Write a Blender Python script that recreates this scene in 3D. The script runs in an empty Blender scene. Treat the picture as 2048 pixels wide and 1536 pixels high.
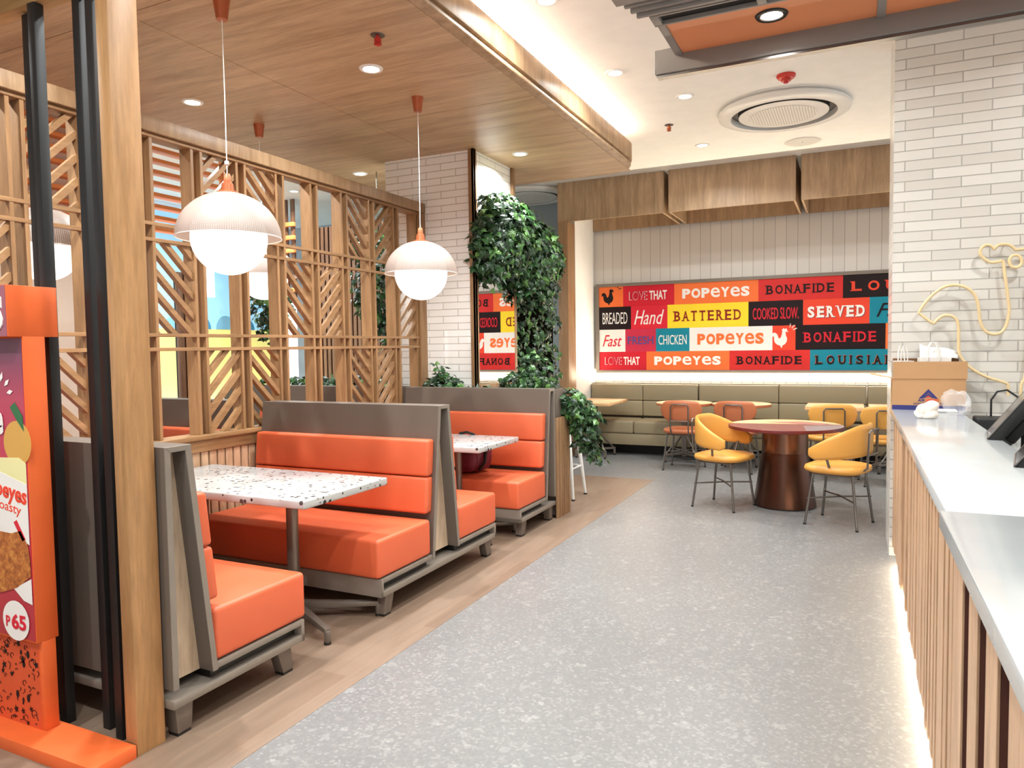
import bpy, bmesh, math, random
from math import pi, sin, cos, radians as rad
from mathutils import Vector, Matrix
random.seed(7)
SC = bpy.context.scene
COL = SC.collection

# ------------------------------------------------------------------ camera
cam_d = bpy.data.cameras.new('camera'); cam = bpy.data.objects.new('camera', cam_d); COL.objects.link(cam)
YAW, PIT, ROL = .4442, -.0509, -.01446
_f = Vector((-sin(YAW)*cos(PIT), cos(YAW)*cos(PIT), sin(PIT)))
_r = Vector((cos(YAW), sin(YAW), 0)); _u = _r.cross(_f)
_r2 = _r*cos(ROL)+_u*sin(ROL); _u2 = -_r*sin(ROL)+_u*cos(ROL)
_m = Matrix((_r2, _u2, -_f)).transposed().to_4x4(); _m.translation = (0, 0, 1.5)
cam.matrix_world = _m
cam_d.sensor_fit = 'HORIZONTAL'; cam_d.sensor_width = 36; cam_d.lens = 1446/2048*36
cam_d.clip_start = .02
SC.camera = cam
# ------------------------------------------------------------------ world, exposure, large lights
W = bpy.data.worlds.new('world'); SC.world = W; W.use_nodes = True
W.node_tree.nodes['Background'].inputs[0].default_value = (.93, 1, 1.04, 1)
W.node_tree.nodes['Background'].inputs[1].default_value = .7
SC.view_settings.view_transform = 'Standard'; SC.view_settings.look = 'None'
SC.view_settings.gamma = 1; SC.view_settings.exposure = 1.1
WARM = (.95, 1, 1)

def area(name, loc, size, power, rot=(0, 0, 0), color=WARM, spread=pi, shape='RECTANGLE', parent=None):
    d = bpy.data.lights.new(name, 'AREA'); d.shape = shape; d.size = size[0]
    if shape in ('RECTANGLE', 'ELLIPSE'): d.size_y = size[1]
    d.energy = power; d.color = color; d.spread = spread
    o = bpy.data.objects.new(name, d); COL.objects.link(o); o.location = loc; o.rotation_euler = rot
    if parent: o.parent = parent
    return o
CP = dict(cove=150, alcove=55, counter=34, white=13, wood=21, beam=3)
area('cove_light', (-2.34, 2.6, 3.612), (.1, 9.4), CP['cove'], (pi, 0, 0), (1, .93, .80))
area('alcove_light', (-1.2, 10.19, .99), (4.4, .06), CP['alcove'], (pi, 0, 0), (1, .88, .66))
area('counter_light', (.30, 2.3, .075), (.05, 6.2), CP['counter'], (0, rad(-35), 0), (1, .9, .74))

# ------------------------------------------------------------------ mesh helper
class MB:
    def __init__(s): s.v = []; s.f = []; s.uv = None
    def add(s, vs, fs):
        n = len(s.v); s.v += [tuple(p) for p in vs]; s.f += [tuple(i+n for i in f) for f in fs]; return s
    def box(s, x0, y0, z0, x1, y1, z1):
        return s.add([(x0,y0,z0),(x1,y0,z0),(x1,y1,z0),(x0,y1,z0),(x0,y0,z1),(x1,y0,z1),(x1,y1,z1),(x0,y1,z1)],
                     [(3,2,1,0),(4,5,6,7),(0,1,5,4),(1,2,6,5),(2,3,7,6),(3,0,4,7)])
    def prism(s, pts, plane, a, b):
        g = {'xy': lambda p, c: (p[0],p[1],c), 'yz': lambda p, c: (c,p[0],p[1]), 'xz': lambda p, c: (p[0],c,p[1])}[plane]
        n = len(pts)
        return s.add([g(p,a) for p in pts]+[g(p,b) for p in pts],
                     [tuple(range(n))[::-1], tuple(range(n,2*n))]+[(i,(i+1)%n,n+(i+1)%n,n+i) for i in range(n)])
    def tube(s, pts, r, n=8, closed=False, r_end=None):
        P = [Vector(p) for p in pts]; N = len(P); vs = []; fs = []; up = None
        for i, p in enumerate(P):
            if closed: t = (P[(i+1)%N]-P[i-1])
            else: t = (P[min(i+1,N-1)]-P[max(i-1,0)])
            t.normalize()
            if up is None:
                up = Vector((0,0,1)) if abs(t.z) < .9 else Vector((1,0,0))
            a = (up-t*up.dot(t))
            if a.length < 1e-4: a = Vector((1,0,0))-t*t.x
            a.normalize(); up = a; b = t.cross(a)
            rr = r if r_end is None else r+(r_end-r)*i/max(1,N-1)
            vs += [p+a*cos(2*pi*k/n)*rr+b*sin(2*pi*k/n)*rr for k in range(n)]
        for i in range(N if closed else N-1):
            j = (i+1)%N
            fs += [(i*n+k, i*n+(k+1)%n, j*n+(k+1)%n, j*n+k) for k in range(n)]
        if not closed: fs += [tuple(range(n))[::-1], tuple((N-1)*n+k for k in range(n))]
        return s.add(vs, fs)
    def lathe(s, prof, n=32, c=(0,0,0), cap=True):
        vs = []; fs = []
        for r, z in prof: vs += [(c[0]+r*cos(2*pi*k/n), c[1]+r*sin(2*pi*k/n), c[2]+z) for k in range(n)]
        for i in range(len(prof)-1):
            fs += [(i*n+k, i*n+(k+1)%n, (i+1)*n+(k+1)%n, (i+1)*n+k) for k in range(n)]
        if cap:
            fs += [tuple(range(n))[::-1], tuple((len(prof)-1)*n+k for k in range(n))]
        return s.add(vs, fs)
    def cyl(s, c, r, h, n=24, r2=None): return s.lathe([(r,0),(r if r2 is None else r2,h)], n, c)
    def xf(s, M):
        s.v = [tuple(M @ Vector(p)) for p in s.v]; return s
    def build(s, name, mat, parent=None, bev=0, seg=2, smooth=True, ang=35, sub=0):
        me = bpy.data.meshes.new(name); me.from_pydata(s.v, [], s.f); me.update()
        if bev:
            bm = bmesh.new(); bm.from_mesh(me)
            bmesh.ops.recalc_face_normals(bm, faces=bm.faces)
            es = [e for e in bm.edges if len(e.link_faces) == 2 and e.calc_face_angle(0) > rad(30)]
            bmesh.ops.bevel(bm, geom=es, offset=bev, segments=seg, profile=.5, affect='EDGES', clamp_overlap=True)
            bm.to_mesh(me); bm.free()
        else:
            bm = bmesh.new(); bm.from_mesh(me); bmesh.ops.recalc_face_normals(bm, faces=bm.faces); bm.to_mesh(me); bm.free()
        if smooth:
            me.shade_smooth(); me.set_sharp_from_angle(angle=rad(ang))
        me.materials.append(mat)
        o = bpy.data.objects.new(name, me); COL.objects.link(o)
        if parent: o.parent = parent
        if sub:
            md = o.modifiers.new('s', 'SUBSURF'); md.levels = sub; md.render_levels = sub
        return o
def B(*a): return MB().box(*a)
def tag(o, label, cat, group=None, kind=None):
    o['label'] = label; o['category'] = cat
    if group: o['group'] = group
    if kind: o['kind'] = kind
    return o
def thing(name, label, cat, loc=(0,0,0), rz=0, group=None):
    o = bpy.data.objects.new(name, None); COL.objects.link(o); o.location = loc; o.rotation_euler = (0,0,rz)
    o.empty_display_size = .1
    return tag(o, label, cat, group)
def struct(o): o['kind'] = 'structure'; return o
def dup(root, loc, rz=None, label=None, group=None):
    def cp(o, par):
        c = o.copy(); COL.objects.link(c)
        if par: c.parent = par
        for ch in list(o.children): cp(ch, c)
        return c
    r = cp(root, None); r.location = loc
    if rz is not None: r.rotation_euler = (0,0,rz)
    if label: r['label'] = label
    if group: r['group'] = group
    return r

# ------------------------------------------------------------------ materials
def hx(h):
    c = [int(h[i:i+2], 16)/255 for i in (0,2,4)]
    return tuple((x/12.92 if x <= .04045 else ((x+.055)/1.055)**2.4) for x in c)+(1,)
class NT:
    def __init__(s, name):
        s.m = bpy.data.materials.new(name); s.m.use_nodes = True; s.t = s.m.node_tree; s.n = s.t.nodes
        s.p = s.n['Principled BSDF']; s.out = s.n['Material Output']
    def add(s, typ, **kw):
        nd = s.n.new('ShaderNode'+typ)
        for k, v in kw.items():
            if isinstance(k, str) and hasattr(nd, k): setattr(nd, k, v)
        return nd
    def link(s, a, b): s.t.links.new(a, b)
    def coord(s, scale=(1,1,1)):
        tc = s.add('TexCoord'); mp = s.add('Mapping'); mp.inputs['Scale'].default_value = scale
        s.link(tc.outputs['Object'], mp.inputs['Vector']); return mp.outputs['Vector']
    def ramp(s, fac, stops, const=False):
        r = s.add('ValToRGB'); cr = r.color_ramp
        if const: cr.interpolation = 'CONSTANT'
        while len(cr.elements) < len(stops): cr.elements.new(.5)
        for e, (p, c) in zip(cr.elements, stops): e.position = p; e.color = hx(c) if isinstance(c, str) else c
        s.link(fac, r.inputs[0]); return r.outputs[0]
    def noise(s, vec, scale, detail=4, rough=.55, dist=0):
        n = s.add('TexNoise'); n.inputs['Scale'].default_value = scale; n.inputs['Detail'].default_value = detail
        n.inputs['Roughness'].default_value = rough; n.inputs['Distortion'].default_value = dist
        if vec is not None: s.link(vec, n.inputs['Vector'])
        return n.outputs['Fac']
    def mix(s, fac, a, b, mode='MIX'):
        m = s.add('MixRGB', blend_type=mode)
        for i, x in enumerate((fac, a, b)):
            if hasattr(x, 'links'): s.link(x, m.inputs[i])
            elif i == 0: m.inputs[0].default_value = x
            else: m.inputs[i].default_value = hx(x) if isinstance(x, str) else x
        return m.outputs[0]
    def bump(s, h, strength=.2, dist=.01):
        b = s.add('Bump'); b.inputs['Strength'].default_value = strength; b.inputs['Distance'].default_value = dist
        s.link(h, b.inputs['Height']); s.link(b.outputs[0], s.p.inputs['Normal'])
    def base(s, c): s.link(c, s.p.inputs['Base Color'])
    def math(s, op, a, b=None):
        m = s.add('Math', operation=op)
        for i, x in enumerate((a, b)):
            if x is None: continue
            if hasattr(x, 'links'): s.link(x, m.inputs[i])
            else: m.inputs[i].default_value = x
        return m.outputs[0]
def plain(name, col, rough=.5, metal=0, emit=0, ecol=None, bump=0, bscale=300, spec=None):
    t = NT(name); t.p.inputs['Base Color'].default_value = hx(col)
    t.p.inputs['Roughness'].default_value = rough; t.p.inputs['Metallic'].default_value = metal
    if spec is not None: t.p.inputs['Specular IOR Level'].default_value = spec
    if emit:
        t.p.inputs['Emission Color'].default_value = hx(ecol or col); t.p.inputs['Emission Strength'].default_value = emit
    v = t.coord(); nz = t.noise(v, bscale if bump else 6, 3)
    if bump: t.bump(nz, bump, .002)
    else:
        c = hx(col); t.base(t.ramp(nz, [(.3, tuple(x*.97 for x in c[:3])+(1,)), (.7, tuple(min(1,x*1.02) for x in c[:3])+(1,))]))
    return t.m
def wood(name, dark, light, axis='z', scale=1.0, rough=.45, bump=.05, panel=None):
    t = NT(name); s = {'x': (.9,9,9), 'y': (9,.9,9), 'z': (9,9,.9)}[axis]
    v = t.coord(tuple(a*scale for a in s))
    a = t.noise(v, 1.6, 5, .6, .8); s2 = tuple(x*4 for x in s); v2 = t.coord(tuple(q*scale for q in s2)); b = t.noise(v2, 2.5, 4, .7)
    c1 = t.ramp(a, [(.30, dark), (.68, light)])
    c2 = t.ramp(b, [(.3, (.78,.78,.78,1)), (.7, (1.05,1.05,1.05,1))])
    t.base(t.mix(1, c1, c2, 'MULTIPLY')); t.p.inputs['Roughness'].default_value = rough
    t.bump(b, bump, .002); return t.m
def brick(name, cols, mortar, bw, bh, ms, uv=('x+y','z'), rough=.35, bump=.5, wavy=.3, off=.5, grain=None):
    t = NT(name); tc = t.add('TexCoord'); sp = t.add('SeparateXYZ'); t.link(tc.outputs['Object'], sp.inputs[0])
    def ax(k):
        if k == 'x+y': return t.math('ADD', sp.outputs[0], sp.outputs[1])
        return sp.outputs['xyz'.index(k)]
    cb = t.add('CombineXYZ'); t.link(ax(uv[0]), cb.inputs[0]); t.link(ax(uv[1]), cb.inputs[1])
    br = t.add('TexBrick', offset=off); t.link(cb.outputs[0], br.inputs['Vector'])
    for k, x in (('Scale',1),('Mortar Size',ms),('Brick Width',bw),('Row Height',bh),('Mortar Smooth',.3),('Bias',0)): br.inputs[k].default_value = x
    br.inputs['Color1'].default_value = hx(cols[0]); br.inputs['Color2'].default_value = hx(cols[1]); br.inputs['Mortar'].default_value = hx(mortar)
    c = br.outputs['Color']; t.p.inputs['Roughness'].default_value = rough
    nz = t.noise(tc.outputs['Object'], 9, 4)
    if grain:
        mp = t.add('Mapping'); mp.inputs['Scale'].default_value = grain; t.link(tc.outputs['Object'], mp.inputs['Vector'])
        g = t.noise(mp.outputs[0], 2.2, 5, .65, .6)
        c = t.mix(1, c, t.ramp(g, [(.28, (.8,.78,.76,1)), (.7, (1.06,1.06,1.06,1))]), 'MULTIPLY')
    t.base(c)
    if bump:
        h = t.math('SUBTRACT', t.math('MULTIPLY', nz, wavy), br.outputs['Fac'])
        t.bump(h, bump, .006)
    return t.m

M = {}
M['oak'] = wood('oak slat wood', '86623f', 'ab8259', 'z')
M['oak_y'] = wood('oak wood along', '86623f', 'ab8259', 'y')
M['oak_x'] = wood('oak wood across', 'a97f55', 'd3a877', 'x')
M['canopy'] = wood('canopy oak panel', 'a98867', 'cdad8a', 'x', .6)
M['canopy_y'] = wood('canopy fascia oak', '937150', 'b59470', 'z', .8)
M['walnut'] = wood('bulkhead walnut', '97795b', 'bd9d7c', 'z', .8)
M['frame_wood'] = wood('frame timber', '8b6645', 'a98460', 'z')
M['slat'] = wood('counter slat wood', 'b08c6c', 'd2ad8b', 'z', 1)
M['grain_light'] = wood('pale ash', 'a8937c', 'cbb59c', 'z', .8)
M['table_oak'] = wood('table oak', 'cf9f6c', 'eac190', 'x', .8)
M['floor'] = None
M['lam'] = plain('taupe laminate', '645950', .45)
M['lam_edge'] = plain('taupe laminate frame', '7d7369', .4)
M['metal'] = plain('taupe metal', '6e645b', .35, .3)
M['gun'] = plain('gunmetal', '77716c', .3, .8)
M['orange'] = plain('orange vinyl', 'cf5f3a', .48, bump=.03, bscale=500)
M['tan'] = plain('terracotta vinyl', 'b5663f', .5, bump=.03, bscale=500)
M['must'] = plain('mustard vinyl', 'd99b46', .45, bump=.03, bscale=500)
M['olive'] = plain('olive beige vinyl', '94866a', .45, bump=.03, bscale=500)
M['black'] = plain('black', '141312', .5)
M['blackmetal'] = plain('black metal', '1b1b1c', .5, .1)
M['white'] = plain('white paint', 'eeebe6', .6)
M['ceil'] = plain('ceiling paint', 'f6f4f0', .8)
M['whitemetal'] = plain('white metal', 'eceae6', .35)
M['stone'] = plain('white quartz', 'bcc0c1', .12)
M['copper'] = plain('copper', 'b4623f', .35, .4)
M['bronze'] = plain('bronze', '56382b', .28, .85)
M['orangeboard'] = plain('orange board', 'e3662f', .5)
M['beamgrey'] = plain('grey beam', '8a8580', .5)
M['beigewall'] = plain('beige wall', 'e6d2c0', .6)
M['cream'] = plain('neon tube cream', 'e9cf9f', .4)
M['card'] = plain('cardboard', 'c09468', .8)
M['carddark'] = plain('cardboard inside', '7d5a3b', .85)
M['navy'] = plain('navy print', '2e2f73', .6)
M['maroon'] = plain('maroon nylon', '6e1f34', .6)
M['redplastic'] = plain('red plastic', 'c8352b', .4)
M['lens'] = plain('lamp lens', 'fff6e8', .4, emit=8)
M['mirror'] = plain('mirror glass', 'f2f2f2', .01, 1)
M['cove'] = plain('led strip', 'fff0d2', .5, emit=6)
M['bluegrey'] = plain('blue grey wall', 'a3acb1', .6)
M['soil'] = plain('soil and shade black', '14130f', .95, spec=.0)
M['stem'] = plain('ivy stem', '3a3a1e', .7)
M['darkslat'] = wood('dark slat', '6b4a35', '8d6549', 'z')
for k, c in dict(red='cf2233', orange='f2743a', yellow='f8d932', black='1b0c0f', teal='14859b', white='f0ebe6', crimson='d8283a', coral='e8482f', pink='c7304a', brown='8a1d1a', indigo='5a4a86', deepred='d3302e', amber='e99a2e', plum='7a3350').items():
    M['p_'+k] = plain('print '+k, c, .5, spec=.25)
def _tile():
    t = NT('terrazzo floor'); tc = t.add('TexCoord'); v = tc.outputs['Object']
    vo = t.add('TexVoronoi'); vo.inputs['Scale'].default_value = 85; t.link(v, vo.inputs['Vector'])
    vo2 = t.add('TexVoronoi'); vo2.inputs['Scale'].default_value = 34; t.link(v, vo2.inputs['Vector'])
    sx = t.add('SeparateColor'); t.link(vo.outputs['Color'], sx.inputs[0]); sx2 = t.add('SeparateColor'); t.link(vo2.outputs['Color'], sx2.inputs[0])
    c1 = t.ramp(sx.outputs[0], [(0, '747373'), (.5, '7a7978'), (.8, '82807e'), (.97, '9b9996')])
    c2 = t.ramp(sx2.outputs[1], [(0, '777675'), (.85, '7d7b7a'), (.95, '949290')], True)
    c = t.mix(.45, c1, c2); big = t.noise(v, .9, 3); c = t.mix(1, c, t.ramp(big, [(.3, (.93,.93,.94,1)), (.7, (1.03,1.03,1.02,1))]), 'MULTIPLY')
    br = t.add('TexBrick', offset=.5); t.link(v, br.inputs['Vector'])
    for k, x in (('Scale',1),('Mortar Size',.0015),('Brick Width',.6),('Row Height',1.2)): br.inputs[k].default_value = x
    c = t.mix(t.math('MULTIPLY', br.outputs['Fac'], .35), c, '8d8a87')
    t.base(c); t.p.inputs['Roughness'].default_value = .38; return t.m
M['floor'] = _tile()
M['floorwood'] = brick('oak vinyl plank floor', ('8d7867','806a59'), '8c6f57', 1.3, .15, .0015, ('y','x'), .4, 0, grain=(10, .8, 10))
M['brick'] = brick('white glazed brick', ('dedad2','d2cdc4'), 'b3aea6', .33, .068, .0035, ('x+y','z'), .22, .9, .55)
M['brick2'] = brick('pillar brick', ('fffefb','f8f6f1'), 'c6beb3', .33, .067, .004, ('x+y','z'), .4, .5, .3)
M['boards'] = brick('white board wall', ('ded9d3','d8d3cd'), 'a39d97', 60, .14, .0035, ('z','x'), .6, .3, .0)
def _terr():
    t = NT('white terrazzo'); v = t.coord()
    vo = t.add('TexVoronoi'); vo.inputs['Scale'].default_value = 46; t.link(v, vo.inputs['Vector'])
    se = t.add('SeparateColor'); t.link(vo.outputs['Color'], se.inputs[0])
    sel = t.math('GREATER_THAN', se.outputs[0], .62)
    thr = t.math('MULTIPLY', se.outputs[1], .62)
    near = t.math('LESS_THAN', vo.outputs['Distance'], thr)
    chip = t.ramp(se.outputs[2], [(0, '1d1b1d'), (.45, '4b4647'), (.7, '8b857f'), (.9, 'a79a8c')], True)
    t.base(t.mix(t.math('MULTIPLY', sel, near), 'b2b2b0', chip)); t.p.inputs['Roughness'].default_value = .2; return t.m
M['terr'] = _terr()
def _leaf():
    t = NT('ivy leaf'); g = t.add('NewGeometry'); 
    c = t.ramp(g.outputs['Random Per Island'], [(0, '0e2614'), (.45, '1b3d1d'), (.8, '2f5a28'), (1, '5f8a42')])
    t.base(c); t.p.inputs['Roughness'].default_value = .35
    return t.m
M['leaf'] = _leaf()
def _shade(lit):
    t = NT('perforated shade'); uv = t.add('UVMap'); sp = t.add('SeparateXYZ'); t.link(uv.outputs[0], sp.inputs[0])
    u = t.math('SUBTRACT', t.math('FRACT', t.math('MULTIPLY', sp.outputs[0], 150)), .5)
    w = t.math('SUBTRACT', t.math('FRACT', t.math('MULTIPLY', sp.outputs[1], 40)), .5)
    d = t.math('SQRT', t.math('ADD', t.math('MULTIPLY', u, u), t.math('MULTIPLY', w, w)))
    hole = t.math('LESS_THAN', d, .12)
    tr = t.add('BsdfTransparent'); tl = t.add('BsdfTranslucent'); tl.inputs[0].default_value = hx('d8c4b8')
    t.p.inputs['Base Color'].default_value = hx('a08f86'); t.p.inputs['Roughness'].default_value = .5
    m1 = t.add('MixShader'); m1.inputs[0].default_value = .02; t.link(t.p.outputs[0], m1.inputs[1]); t.link(tl.outputs[0], m1.inputs[2])
    m2 = t.add('MixShader'); t.link(hole, m2.inputs[0]); t.link(m1.outputs[0], m2.inputs[1]); t.link(tr.outputs[0], m2.inputs[2])
    t.link(m2.outputs[0], t.out.inputs[0]); return t.m
M['shade'] = _shade(1)
M['globe'] = plain('opal globe', 'fffaf0', .3, emit=.9, ecol='fff4e6')
def _plastic():
    t = NT('clear plastic film'); tr = t.add('BsdfTransparent'); m = t.add('MixShader'); m.inputs[0].default_value = .22
    t.p.inputs['Base Color'].default_value = hx('f4f4f6'); t.p.inputs['Roughness'].default_value = .15
    t.link(tr.outputs[0], m.inputs[1]); t.link(t.p.outputs[0], m.inputs[2]); t.link(m.outputs[0], t.out.inputs[0]); return t.m
M['film'] = _plastic()
_c = NT('fried crust print'); _c.base(_c.ramp(_c.noise(_c.coord(), 38, 6, .75), [(.3, '7a3d1a'), (.5, 'b8692c'), (.72, 'dfa050')])); M['crust'] = _c.m
M['bluepanel'] = plain('backlit blue panel', '9ccbe4', .4, emit=.34, ecol='8fc8ea')
M['yellowpanel'] = plain('backlit yellow panel', 'e6da80', .4, emit=.26, ecol='e6dc86')
M['glow'] = plain('backlit white panel', 'f4f7fb', .4, emit=.7)
M['ceil_orange'] = plain('orange ceiling panel', 'd98a5c', .55)
M['louvre'] = plain('orange louvre', 'f99a55', .5)

# ------------------------------------------------------------------ lettering
def letters(s, w, h, bold=0, shear=0, space=1, depth=.004):
    c = bpy.data.curves.new('t', 'FONT'); c.body = s; c.size = 1; c.offset = bold; c.shear = shear; c.space_character = space
    c.resolution_u = 3; c.extrude = .01; c.align_x = 'CENTER'
    o = bpy.data.objects.new('t', c); COL.objects.link(o)
    me = bpy.data.meshes.new_from_object(o.evaluated_get(bpy.context.evaluated_depsgraph_get()))
    vs = [v.co.copy() for v in me.vertices]; fs = [tuple(p.vertices) for p in me.polygons]
    bpy.data.objects.remove(o); bpy.data.curves.remove(c); bpy.data.meshes.remove(me)
    x0 = min(v.x for v in vs); x1 = max(v.x for v in vs); y0 = min(v.y for v in vs); y1 = max(v.y for v in vs)
    m = MB()
    return m.add([((v.x-(x0+x1)/2)/(x1-x0)*w, -v.z/.02*depth, (v.y-(y0+y1)/2)/(y1-y0)*h) for v in vs], fs)
SERIF = {'B':[(0,0),(0,1)],'N':[(.1,0),(.1,1),(.9,1)],'A':[(.05,0),(.95,0)],'F':[(.1,0),(.1,1)],'I':[(.5,0),(.5,1)],'D':[(.05,0),(.05,1)],'E':[(.1,0),(.1,1)],'L':[(.1,0),(.1,1)],'U':[(.1,1),(.9,1)],'T':[(.5,0)],'R':[(.05,0),(.1,1),(.95,0)],'V':[(.05,1),(.95,1)]}
def glyphs(s, w, h, bold=0, serif=False, space=.16, depth=.004):
    # every glyph drawn to the full cap height, side by side, optional slab serifs
    x = 0; out = MB()
    for ch in s:
        ww = .62 if ch in 'OoDe' else (.16 if ch == 'I' else .56)
        if ch == 'I' and serif: ww = .14
        g = letters(ch, ww, 1, bold=bold*(.25 if ch == 'e' else 1), depth=depth); off = x+ww/2
        out.add([(a+off, b, c) for a, b, c in g.v], g.f)
        if serif:
            for fx, fy in SERIF.get(ch, []):
                cx = x+ww*fx; cz = -.5 if fy == 0 else .5; hw = .13
                out.box(cx-hw, -depth, min(cz, cz+(.09 if fy == 0 else -.09)), cx+hw, depth, max(cz, cz+(.09 if fy == 0 else -.09)))
        x += ww+space
    tot = x-space
    out.v = [((a-tot/2)/tot*w, b, c*h) for a, b, c in out.v]; return out
def text(name, s, mat, parent, loc, w, h, rz=0, tilt=0, each=False, **k):
    mb = (glyphs if each else letters)(s, w, h, **k); mb.xf(Matrix.Translation(loc) @ Matrix.Rotation(rz, 4, 'Z') @ Matrix.Rotation(tilt, 4, 'Y'))
    return mb.build(name, mat, parent, smooth=False)
def flat(pts, y0, y1): return MB().prism(pts, 'xz', y0, y1)
def disc(cx, cz, rx, rz_, n=24): return [(cx+rx*cos(2*pi*i/n), cz+rz_*sin(2*pi*i/n)) for i in range(n)]

# ================================================================== SETTING
CZ = 3.70; KZ = 3.38
struct(B(-12, -4, -.12, 5, 13, 0).build('floor', M['floor'], smooth=False))
struct(B(-6.6, -4, -.05, -2.02, 7.88, .0015).build('floor_timber', M['floorwood'], smooth=False))
struct(B(-12, -4, CZ, 5, 13, CZ+.1).build('ceiling', M['ceil'], smooth=False))
# canopy with a rounded corner
def canopy_outline(x1, y1, r, x0=-5.7, y0=-3.0):
    p = [(x0, y0), (x1, y0)]
    p += [(x1-r+r*cos(a), y1-r+r*sin(a)) for a in [i*pi/2/12 for i in range(13)]]
    return p+[(x0, y1)]
cn = struct(MB().prism(canopy_outline(-2.12, 7.76, .38), 'xy', KZ+.05, 3.60).build('ceiling_canopy', M['canopy_y'], bev=.004, smooth=True))
MB().prism(canopy_outline(-2.145, 7.735, .36), 'xy', KZ+.032, KZ+.051).build('shadow_gap', M['walnut'], cn)
MB().prism(canopy_outline(-2.13, 7.75, .37), 'xy', KZ, KZ+.033).build('canopy_lip', M['walnut'], cn, bev=.01, seg=3)
pn = MB()
for (x0, x1) in ((-5.7, -3.68), (-3.674, -2.2)):
    for (y0, y1) in ((-3, .4), (.406, 2.8), (2.806, 5.05), (5.056, 7.66)):
        pn.box(x0, y0, KZ-.006, x1, y1, KZ+.002)
pn.build('canopy_panel', M['canopy'], cn, bev=.0015, seg=1)
# walls
struct(B(-3.5, 10.25, 0, 4, 10.4, CZ).build('wall_back', M['boards'], smooth=False))
struct(B(-12, 10.25, 0, -3.62, 10.4, CZ).build('wall_far', M['bluegrey'], smooth=False))
struct(B(-3.62, 9.43, 0, -3.5, 10.4, CZ).build('wall_alcove', M['white'], smooth=False))
struct(B(-3.64, 9.15, 0, -3.5, 9.43, 3.17).build('trim_1', M['frame_wood'], bev=.003))
struct(B(.222, 5.65, 0, 4, 6.3, CZ).build('wall_right', M['brick'], smooth=False))
struct(B(-12, -4.0, 0, -2.3, -3.85, CZ).build('wall_light_block', M['beigewall'], smooth=False))  # unseen wall added to block world light coming from behind the camera
struct(B(2.6, -4, 0, 2.75, 5.65, CZ).build('wall_kitchen', M['white'], smooth=False))
pil = struct(B(-4.29, 6.12, 0, -3.29, 6.97, KZ+.04).build('wall_pillar', M['brick2'], smooth=False))
struct(B(-6.66, 1.0, 0, -6.5, 5.15, CZ).build('wall_left', M['beigewall'], smooth=False))
t2 = MB(); t2.box(-3.325, 6.085, 0, -3.265, 6.125, KZ); t2.box(-3.292, 6.085, 0, -3.265, 6.15, KZ)
struct(t2.build('trim_2', M['frame_wood'], bev=.003))
struct(B(-3.292, 6.94, 0, -3.262, 7.0, KZ).build('trim_3', M['frame_wood'], bev=.003))
mr = tag(B(-3.3, 6.16, 1.14, -3.27, 6.935, 2.6).xf(Matrix.Translation((-3.28,6.55,0)) @ Matrix.Rotation(rad(-1.2), 4, 'Z') @ Matrix.Translation((3.28,-6.55,0))).build('wall_mirror', M['mirror'], smooth=False), 'tall mirror on the side of the white brick pillar reflecting the word mural', 'mirror')
B(-3.3, 6.155, 1.10, -3.262, 6.94, 1.14).build('mirror_frame', M['frame_wood'], mr)

# hollow timber bulkhead boxes above the alcove
def bulkhead(x0, x1, label):
    m = MB(); y0, y1, z0, z1, t = 9.2, 10.22, 3.175, CZ-.001, .025
    m.box(x0, y0, z0, x1, y0+t, z1); m.box(x0, y1-t, z0, x1, y1, z1)
    m.box(x0, y0+t, z0, x0+t, y1-t, z1); m.box(x1-t, y0+t, z0, x1, y1-t, z1)
    o = tag(m.build('ceiling_bulkhead', M['walnut'], bev=.002, seg=1), label, 'ceiling box', 'timber boxes over the alcove')
    B(x0+t, y0+t, z1-.02, x1-t, y1-t, z1).build('inner_top', M['white'], o)
bulkhead(-3.66, -2.215, 'walnut ceiling box over the alcove, beside the corner of the timber canopy')
bulkhead(-2.155, -.655, 'middle walnut ceiling box of the three above the word mural')
bulkhead(-.595, 1.1, 'walnut ceiling box above the alcove that runs behind the brick wall')

# ------------------------------------------------------------------ ceiling fittings
LENS_R = .052
def downlight(loc, label, group, power, black=False, rim=None):
    o = thing('ceiling_downlight', label, 'downlight', loc, 0, group)
    MB().lathe([(LENS_R+.002, -.002), (LENS_R+.004, -.008), (.075, -.008), (.08, 0), (LENS_R, .0)], 28, cap=False).build('rim', M['black'] if black else M['whitemetal'], o)
    MB().lathe([(.001, -.0035), (LENS_R, -.0035)], 24, cap=False).build('lens', M['lens'], o)
    area('lamp', (0, 0, -.012), (.1,), power, (0,0,0), WARM, rad(150), 'DISK', o)
    return o
WD = 'downlights in the timber canopy'
for (x, y), l in zip([(-2.943,4.063), (-4.514,3.976), (-2.96,6.476), (-4.798,6.381)],
    ['bright round downlight in the timber canopy under the chrome sprinkler', 'round downlight in the canopy above the timber screen, beside the near lamp cord',
     'round downlight in the canopy between the brick pillar and the rounded edge', 'round downlight in the canopy just in front of the brick pillar']):
    downlight((x, y, KZ-.006), l, WD, CP['wood']*(.55 if (x, y) == (-2.96,6.476) else 1))
for (x, y) in [(-2.95, 2.15), (-4.5, 1.9), (-2.6, .2)]:  # unseen canopy downlights added as fill over the booths
    downlight((x, y, KZ-.006), 'added unseen fill downlight in the timber canopy over the near end of the booths', WD, CP['wood'])
CD = 'downlights in the white ceiling'
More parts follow.
